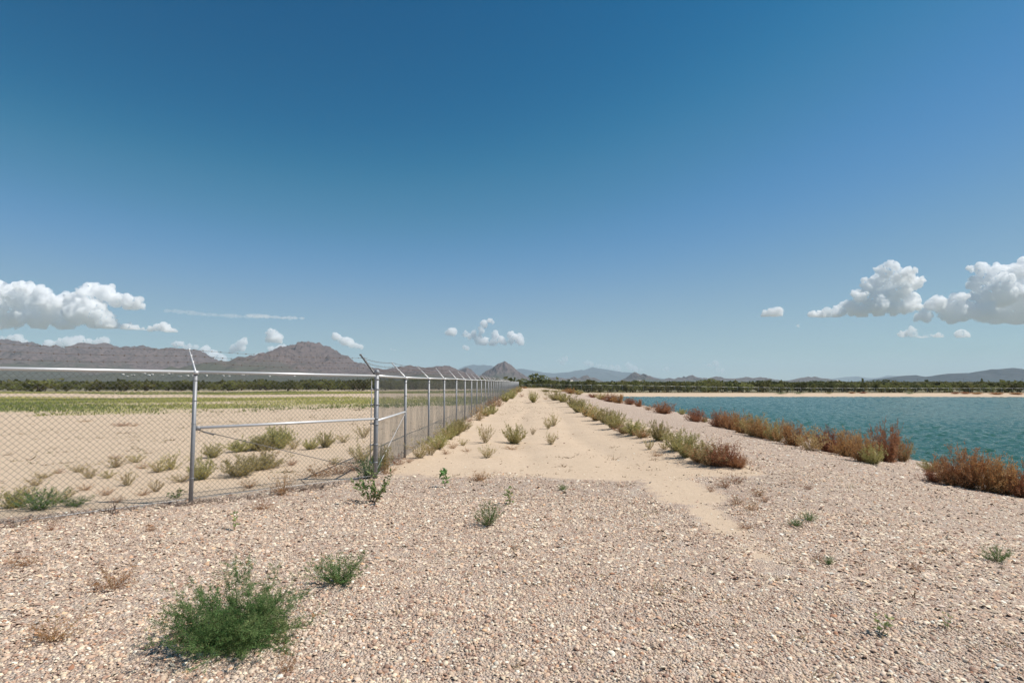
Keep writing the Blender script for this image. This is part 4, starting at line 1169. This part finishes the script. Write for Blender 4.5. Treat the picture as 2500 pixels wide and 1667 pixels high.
# ------------------------------------------------------------------ gravel stones
def icosa():
    t = (1 + 5 ** 0.5) / 2
    v = np.array([(-1, t, 0), (1, t, 0), (-1, -t, 0), (1, -t, 0), (0, -1, t), (0, 1, t), (0, -1, -t), (0, 1, -t), (t, 0, -1), (t, 0, 1), (-t, 0, -1), (-t, 0, 1)], dtype=float)
    f = np.array([(0, 11, 5), (0, 5, 1), (0, 1, 7), (0, 7, 10), (0, 10, 11), (1, 5, 9), (5, 11, 4), (11, 10, 2), (10, 7, 6), (7, 1, 8), (3, 9, 4), (3, 4, 2), (3, 2, 6), (3, 6, 8), (3, 8, 9), (4, 9, 5), (2, 4, 11), (6, 2, 10), (8, 6, 7), (9, 8, 1)])
    return v / np.linalg.norm(v[0]), f

def upper(body, lim):
    v, f = body                                   # the buried underside of a stone is left out
    return v, f[v[f].mean(1)[:, 2] > lim]

def octa():
    v = np.array([(1, 0, 0), (-1, 0, 0), (0, 1, 0), (0, -1, 0), (0, 0, 1), (0, 0, -1)], dtype=float)
    f = np.array([(0, 2, 4), (2, 1, 4), (1, 3, 4), (3, 0, 4), (2, 0, 5), (1, 2, 5), (3, 1, 5), (0, 3, 5)])
    return v * 1.15, f

def pebbles(name, n, r0, r1, size, seed, body, fade=None):
    g = np.random.default_rng(seed)
    r = np.sqrt(g.uniform(r0 ** 2, r1 ** 2, n))
    az = g.uniform(-0.86, 0.86, n) - R(YAW)
    x, y = r * np.sin(az), r * np.cos(az)
    gr = masks(x, y)[0] + 0.5 * fbm(x * 1.3, y * 1.3, 19, 3) + 0.35 * fbm(x * 6, y * 6, 29, 2)
    ok = (gr > 0.5) | (g.uniform(0, 1, n) < 0.015 + 0.42 * np.clip(gr, 0, 1) ** 1.5)
    ok &= field_dist(x, y) < 0.5
    if fade: ok &= g.uniform(0, 1, n) > (r - r0) / (r1 - r0) * fade
    x, y = x[ok], y[ok]; n = len(x)
    bv, bf = body
    nv = len(bv)
    s = size * np.exp(g.normal(-0.05, 0.45, n))
    s = np.minimum(s, size * 2.6)
    v = bv[None] * (1 + g.uniform(-0.22, 0.22, (n, nv, 1)))
    v = v * np.stack([g.uniform(0.85, 1.45, n), g.uniform(0.75, 1.05, n), g.uniform(0.34, 0.66, n)], -1)[:, None]
    ti = g.normal(0, 0.42, n); ct, st = np.cos(ti)[:, None], np.sin(ti)[:, None]
    v = np.stack([v[..., 0] * ct - v[..., 2] * st, v[..., 1], v[..., 0] * st + v[..., 2] * ct], -1)
    a = g.uniform(0, 6.28, n); ca, sa = np.cos(a)[:, None], np.sin(a)[:, None]
    v = np.stack([v[..., 0] * ca - v[..., 1] * sa, v[..., 0] * sa + v[..., 1] * ca, v[..., 2]], -1)
    v = v * s[:, None, None]
    v += np.stack([x, y, H(x, y) + s * g.uniform(-0.10, 0.32, n)], -1)[:, None]
    f = (np.arange(n)[:, None, None] * nv + bf[None]).reshape(-1, 3)
    t = g.uniform(0, 1, n)
    ps = np.array([q[0] for q in PEBBLE_STOPS]); pc = np.array([q[1] for q in PEBBLE_STOPS])
    c = np.stack([np.interp(t, ps, pc[:, k]) for k in range(3)], -1)
    warm = g.uniform(0, 1, n)[:, None]
    c = c * np.array([0.975, 0.975, 0.915])
    c = np.where(warm < 0.05, c * np.array([1.0, 0.80, 0.66]), np.where(warm > 0.92, c * np.array([0.85, 0.88, 0.92]), c))
    c = np.clip(c * g.uniform(0.85, 1.15, (n, 1)), 0, 0.86)
    if r0 > 8: c = c * 0.94
    return np_mesh(name, v.reshape(-1, 3), f, M_PEBBLE, np.repeat(c, nv, axis=0))
tag(link('gravel', pebbles('gravel', 50000, 2.7, 5.5, 0.0084, 3, upper(icosa(), -0.45))), 'loose pinkish tan gravel of the apron close by', 'gravel', kind='stuff')
tag(link('gravel', pebbles('gravel', 80000, 5.5, 9.0, 0.0094, 4, upper(octa(), -0.1))), 'loose pinkish tan gravel around the green bushes and front fence', 'gravel', kind='stuff')
tag(link('gravel', pebbles('gravel', 84000, 14.5, 30.0, 0.016, 7, upper(octa(), -0.1), 1.0)), 'loose tan gravel on the pond bank further off', 'gravel', kind='stuff')
tag(link('gravel', pebbles('gravel', 62000, 9.0, 14.5, 0.0112, 6, upper(octa(), -0.1))), 'loose pinkish tan gravel at the road edge and on the bank', 'gravel', kind='stuff')

# ------------------------------------------------------------------ haze
def haze_box():
    x0, x1, y0, y1, z0, z1 = -25000, 25000, -400, 25000, -6.0, 800.0
    v = [(x, y, z) for x in (x0, x1) for y in (y0, y1) for z in (z0, z1)]
    f = [(0, 1, 3, 2), (4, 6, 7, 5), (0, 4, 5, 1), (2, 3, 7, 6), (0, 2, 6, 4), (1, 5, 7, 3)]
    m = bpy.data.materials.new('desert_haze'); m.use_nodes = True
    n, l = m.node_tree.nodes, m.node_tree.links
    n.clear()
    out = n.new('ShaderNodeOutputMaterial'); pv = n.new('ShaderNodeVolumePrincipled')
    pv.inputs['Color'].default_value = (0.68, 0.84, 0.96, 1)
    pv.inputs['Density'].default_value = 0.000041
    pv.inputs['Anisotropy'].default_value = 0.0
    l.new(pv.outputs[0], out.inputs['Volume'])
    o = link('haze', np_mesh('haze', v, f, m))
    tag(o, 'thin pale desert haze over the whole plain', 'haze', kind='stuff')
haze_box()

# ------------------------------------------------------------------ clouds
def _hash3(ix, iy, iz, seed):
    h = (ix.astype(np.int64) * 374761393 + iy.astype(np.int64) * 668265263 + iz.astype(np.int64) * 2147483647 + seed * 982451653) & 0xffffffff
    h = ((h ^ (h >> 13)) * 1274126177) & 0xffffffff
    h = ((h ^ (h >> 15)) * 2246822519) & 0xffffffff
    return ((h ^ (h >> 16)) & 0xffffffff).astype(np.float64) / 4294967295.0
def vnoise3(p, seed):
    i = np.floor(p); f = p - i; f = f * f * (3 - 2 * f)
    r = 0
    for dx in (0, 1):
        for dy in (0, 1):
            for dz in (0, 1):
                w = (f[:, 0] if dx else 1 - f[:, 0]) * (f[:, 1] if dy else 1 - f[:, 1]) * (f[:, 2] if dz else 1 - f[:, 2])
                r = r + w * _hash3(i[:, 0] + dx, i[:, 1] + dy, i[:, 2] + dz, seed)
    return r

def cloud_material(name, density):
    m = bpy.data.materials.new(name); m.use_nodes = True
    n, l = m.node_tree.nodes, m.node_tree.links
    n.clear()
    out = n.new('ShaderNodeOutputMaterial'); pv = n.new('ShaderNodeVolumePrincipled')
    pv.inputs['Color'].default_value = (1.0, 1.0, 1.0, 1)
    pv.inputs['Density'].default_value = density
    pv.inputs['Anisotropy'].default_value = 0.0
    l.new(pv.outputs[0], out.inputs['Volume'])
    return m

ICO_V, ICO_F = icosa()
ICO_V = ICO_V / np.linalg.norm(ICO_V, axis=1, keepdims=True)
CLOUD_MATS = {}
def cloud(label, blobs, o, sc, D, seed, mfp=6.0, voxel=1.9, squash=1.0, rough=1.0, base=None, puffs=8, small=0.42):
    """blobs are (column, row, radius) of the puffs; they become balls of vapour D metres away, welded and roughened"""
    k = D / F
    g = np.random.default_rng(seed)
    balls = []
    def grow(c, r, level):
        balls.append((c, r))
        if level == 0 or r < 4.0 * k: return
        for _ in range(puffs if level == 2 else 5):
            d = g.normal(0, 1, 3); d[2] = abs(d[2]) * 0.9 - 0.15; d[1] *= 0.8
            d /= np.linalg.norm(d)
            grow(c + d * r * g.uniform(0.72, 1.0) * np.array([1, 1, squash]), r * g.uniform(small - 0.12, small + 0.10), level - 1)
    for (a, b, r) in blobs:
        pr = r / sc * 0.84
        c = plane_point(o[0] + a / sc, o[1] + b / sc, D + g.uniform(-1, 1) * pr * k)
        grow(c, pr * k, 2)
    cs = np.array([c for c, r in balls]); rs = np.array([r for c, r in balls])
    V = (ICO_V[None] * rs[:, None, None] * np.array([1.05, 1.05, squash]) + cs[:, None]).reshape(-1, 3)
    FF = (np.arange(len(rs))[:, None, None] * 12 + ICO_F[None]).reshape(-1, 3)
    cen = V.mean(0)
    me = np_mesh('cloud_tmp', V - cen, FF)
    ob = bpy.data.objects.new('cloud_tmp', me); COL.objects.link(ob)
    rm = ob.modifiers.new('weld', 'REMESH'); rm.mode = 'VOXEL'; rm.voxel_size = voxel * k
    dg = bpy.context.evaluated_depsgraph_get()
    ev = ob.evaluated_get(dg); m2 = ev.to_mesh()
    nv = len(m2.vertices)
    co = np.empty(nv * 3, dtype=np.float32); m2.vertices.foreach_get('co', co); co = co.reshape(-1, 3).astype(np.float64)
    no = np.empty(nv * 3, dtype=np.float32); m2.vertices.foreach_get('normal', no); no = no.reshape(-1, 3).astype(np.float64)
    m2.calc_loop_triangles()
    tr = np.empty(len(m2.loop_triangles) * 3, dtype=np.int32); m2.loop_triangles.foreach_get('vertices', tr); tr = tr.reshape(-1, 3)
    ev.to_mesh_clear()
    bpy.data.objects.remove(ob); bpy.data.meshes.remove(me)
    disp = 0
    for i, (wl_, am) in enumerate(((24, 9.0), (13, 10.0), (7, 7.0), (3.8, 3.2))):
        nz = vnoise3(co / (wl_ * k), seed + 3 * i)
        disp = disp + am * k * rough * (1 - 2.4 * np.abs(nz - 0.5) - 0.52)
    co = co + no * disp[:, None]
    if base is not None:
        bz = plane_point(CX, o[1] + base / sc, D)[2] - cen[2]
        low = co[:, 2] < bz
        co[low, 2] = bz + 0.13 * (co[low, 2] - bz)
    if D > 30000: mfp *= 2.4
    dens = 1.0 / (mfp * k)
    key = round(math.log(dens), 1)
    if key not in CLOUD_MATS: CLOUD_MATS[key] = cloud_material('cloud_vapour', dens)
    ob = link('cloud', np_mesh('cloud', co, tr, CLOUD_MATS[key], None, True), None, tuple(cen))
    tag(ob, label, 'cloud', 'cumulus clouds near the horizon')
    return ob
A1, A2, A3, A4, A5 = ((0, 650), 3.76), ((625, 750), 3.76), ((1250, 780), 3.76), ((1875, 620), 3.76), ((1000, 760), 5.88)
cloud('tall heaped white cumulus cloud with a long tail, above the knoll', [(430, 565, 40), (510, 560, 42), (600, 570, 40), (640, 540, 50), (740, 490, 55), (780, 510, 60), (840, 390, 60), (900, 310, 45), (905, 255, 30), (920, 400, 70), (1000, 280, 75), (1050, 185, 58), (1110, 150, 55), (1070, 130, 36), (1180, 220, 68), (1270, 220, 75), (1340, 250, 70), (1380, 230, 36), (1200, 330, 110), (1100, 400, 120), (1000, 480, 110), (1250, 440, 100), (1320, 450, 50), (1360, 485, 24), (1150, 510, 80), (850, 530, 70), (1280, 500, 60)], *A4, 12000, 5, base=575)
cloud('huge white cumulus cloud cut by the photo edge over the pond', [(1385, 595, 30), (1440, 575, 50), (1480, 490, 40), (1560, 445, 52), (1600, 490, 70), (1690, 430, 55), (1770, 400, 50), (1700, 550, 100), (1800, 520, 90), (1900, 420, 70), (1950, 260, 85), (1960, 155, 48), (1870, 140, 26), (2050, 190, 80), (2150, 160, 70), (2250, 170, 85), (2350, 150, 90), (2450, 200, 140), (2000, 350, 120), (2150, 350, 150), (2300, 380, 170), (2450, 450, 190), (1950, 540, 100), (2100, 550, 110), (2300, 570, 100), (2450, 590, 100), (2650, 420, 230), (2850, 480, 180)], *A4, 12500, 15, base=640, puffs=7)
cloud('low flat cloud bank under the huge cumulus by the photo edge', [(1225, 745, 32), (1270, 730, 38), (1320, 700, 34), (1340, 740, 34), (1400, 762, 30), (1460, 758, 30), (1520, 755, 28), (1560, 750, 22), (1740, 735, 28), (1780, 740, 30), (1815, 748, 20)], *A4, 13500, 25, mfp=8.0, squash=0.75, base=765)
cloud('small round white cloud floating alone above the pond', [(-10, 560, 28), (30, 545, 36), (75, 530, 38), (108, 545, 26), (60, 560, 30)], *A4, 13000, 35, base=570)
cloud('tiny flat wisp below the small round cloud', [(260, 660, 9), (280, 656, 10), (300, 660, 8)], *A4, 15000, 37, mfp=7.0, squash=0.6)
cloud('long heaped grey-white cumulus bank above the mountain ridge', [(0, 240, 105), (-100, 300, 160), (120, 270, 115), (250, 215, 70), (300, 190, 38), (230, 330, 140), (420, 340, 120), (600, 350, 110), (800, 270, 95), (830, 210, 45), (900, 265, 85), (990, 255, 72), (1060, 300, 75), (1180, 335, 65), (1270, 345, 48), (750, 420, 150), (550, 470, 120), (350, 460, 130), (100, 460, 130), (900, 480, 120), (1000, 530, 90), (600, 540, 80), (1170, 570, 50), (1230, 595, 40), (1320, 600, 28), (-150, 480, 190)], *A1, 15000, 9, base=575, puffs=7)
cloud('small white puff beside the end of the long cloud bank', [(1395, 578, 30), (1450, 565, 38), (1500, 562, 38), (1545, 575, 36), (1585, 602, 18)], *A1, 15500, 41, base=600)
cloud('flat cloud peeping over the ridge below the long bank', [(450, 722, 30), (560, 718, 40), (640, 690, 38), (690, 665, 32), (740, 690, 40), (820, 695, 34), (900, 705, 42), (955, 690, 34), (700, 720, 60)], *A1, 21000, 43, mfp=7.0, rough=0.8)
cloud('small cloud peeping over the ridge at the photo edge', [(30, 672, 30), (110, 665, 30), (180, 672, 36), (220, 690, 22)], *A1, 21000, 45, mfp=8.0, rough=0.8)
cloud('pale cloud behind the shoulder of the long ridge', [(1610, 728, 26), (1660, 720, 32), (1720, 740, 30), (1790, 755, 24), (1870, 755, 30), (1890, 830, 50), (1960, 845, 55), (2040, 860, 40)], *A1, 24000, 47, mfp=7.0, rough=0.8)
cloud('upright little cloud tower between ridge and broad peak', [(2150, 765, 36), (2200, 740, 40), (2225, 700, 30), (2230, 670, 18), (2230, 760, 30)], *A1, 23000, 49, mfp=7.0, rough=0.8)
cloud('bright little cloud tower left of the broad peak', [(110, 290, 38), (150, 270, 52), (148, 220, 34), (185, 285, 46), (215, 310, 22)], *A2, 19000, 51, rough=0.8)
cloud('low cloud resting on the slope of the broad peak', [(150, 395, 34), (200, 385, 36), (250, 378, 30), (60, 470, 50), (20, 480, 50)], *A2, 24000, 53, mfp=8.0, rough=0.8)
cloud('slanting white cloud right of the broad peak', [(730, 275, 30), (745, 255, 20), (770, 300, 36), (820, 325, 40), (870, 345, 40), (930, 358, 34), (960, 362, 20)], *A2, 20000, 55, mfp=7.0, rough=0.8)
cloud('tiny cloud speck above the fence corner', [(1200, 388, 14), (1240, 380, 22), (1270, 388, 14)], *A2, 24000, 57, mfp=7.0, rough=0.7)
cloud('thin streak of cloud high over the broad peak', [(-60, 80, 34), (0, 82, 40), (60, 84, 44), (120, 88, 46), (180, 92, 48), (240, 96, 46), (300, 98, 42), (360, 100, 36), (420, 102, 28)], *A2, 13000, 59, mfp=22.0, squash=0.32, rough=0.35)
cloud('thin streak of cloud beside the long cloud bank', [(1540, 410, 40), (1600, 412, 44), (1660, 418, 46), (1720, 425, 46), (1780, 432, 46), (1850, 440, 46), (1920, 446, 48), (1990, 450, 50), (2060, 452, 52), (2130, 456, 52), (2200, 460, 50), (2270, 462, 48), (2340, 466, 44)], *A1, 13500, 61, mfp=60.0, squash=0.28, rough=0.35)
cloud('ragged cumulus cluster above the fence line and butte', [(560, 315, 36), (605, 300, 46), (655, 300, 28), (770, 345, 40), (810, 335, 46), (850, 375, 50), (930, 330, 34), (1000, 350, 44), (1045, 305, 38), (1005, 235, 34), (1075, 180, 38), (1145, 145, 28), (1200, 175, 28), (1000, 420, 50), (1080, 440, 58), (1225, 350, 52), (1250, 430, 48), (1330, 430, 50), (1440, 335, 48), (1500, 360, 56), (1560, 405, 62), (1605, 440, 34), (1450, 430, 46), (1180, 460, 44)], *A5, 22000, 63, mfp=7.0, base=490, rough=0.8)
cloud('thin flat shred under the ragged cumulus cluster', [(1160, 525, 16), (1240, 530, 18), (1320, 532, 18), (1380, 535, 12)], *A5, 24000, 65, mfp=10.0, squash=0.6, rough=0.8)
cloud('tiny puff below the ragged cumulus cluster', [(780, 515, 24), (825, 530, 28)], *A5, 25000, 67, mfp=8.0, rough=0.7)
cloud('faint puff lowest below the ragged cluster', [(925, 580, 18), (955, 602, 18)], *A5, 26500, 69, mfp=7.0, rough=0.7)
cloud('ragged little cloud above the far blue range', [(2110, 705, 30), (2150, 695, 30), (2200, 675, 34), (2245, 690, 38), (2190, 720, 40)], *A5, 33000, 71, mfp=8.0, rough=0.6)
cloud('faint upright cloud left of the ragged little one', [(1905, 730, 24), (1920, 770, 30), (1940, 800, 26), (1820, 755, 18)], *A5, 36000, 73, mfp=7.0, rough=0.6)
cloud('long low cloud bank lying on the far blue range', [(690, 405, 18), (730, 415, 26), (790, 425, 32), (850, 435, 26), (910, 442, 24), (970, 448, 30), (1060, 425, 28), (1090, 445, 34), (1130, 455, 26), (1185, 460, 18), (1225, 458, 12)], *A3, 42000, 75, mfp=7.0, rough=0.6)
cloud('two faint puffs beyond the twin peaks', [(1340, 455, 14), (1390, 458, 16), (1425, 455, 16)], *A3, 44000, 77, mfp=7.0, rough=0.5)
cloud('faint broken cloud over the low jagged hills', [(1770, 425, 18), (1805, 415, 18), (1865, 398, 22), (1890, 420, 20), (1890, 465, 24), (1930, 470, 24)], *A3, 40000, 79, mfp=7.0, rough=0.6)
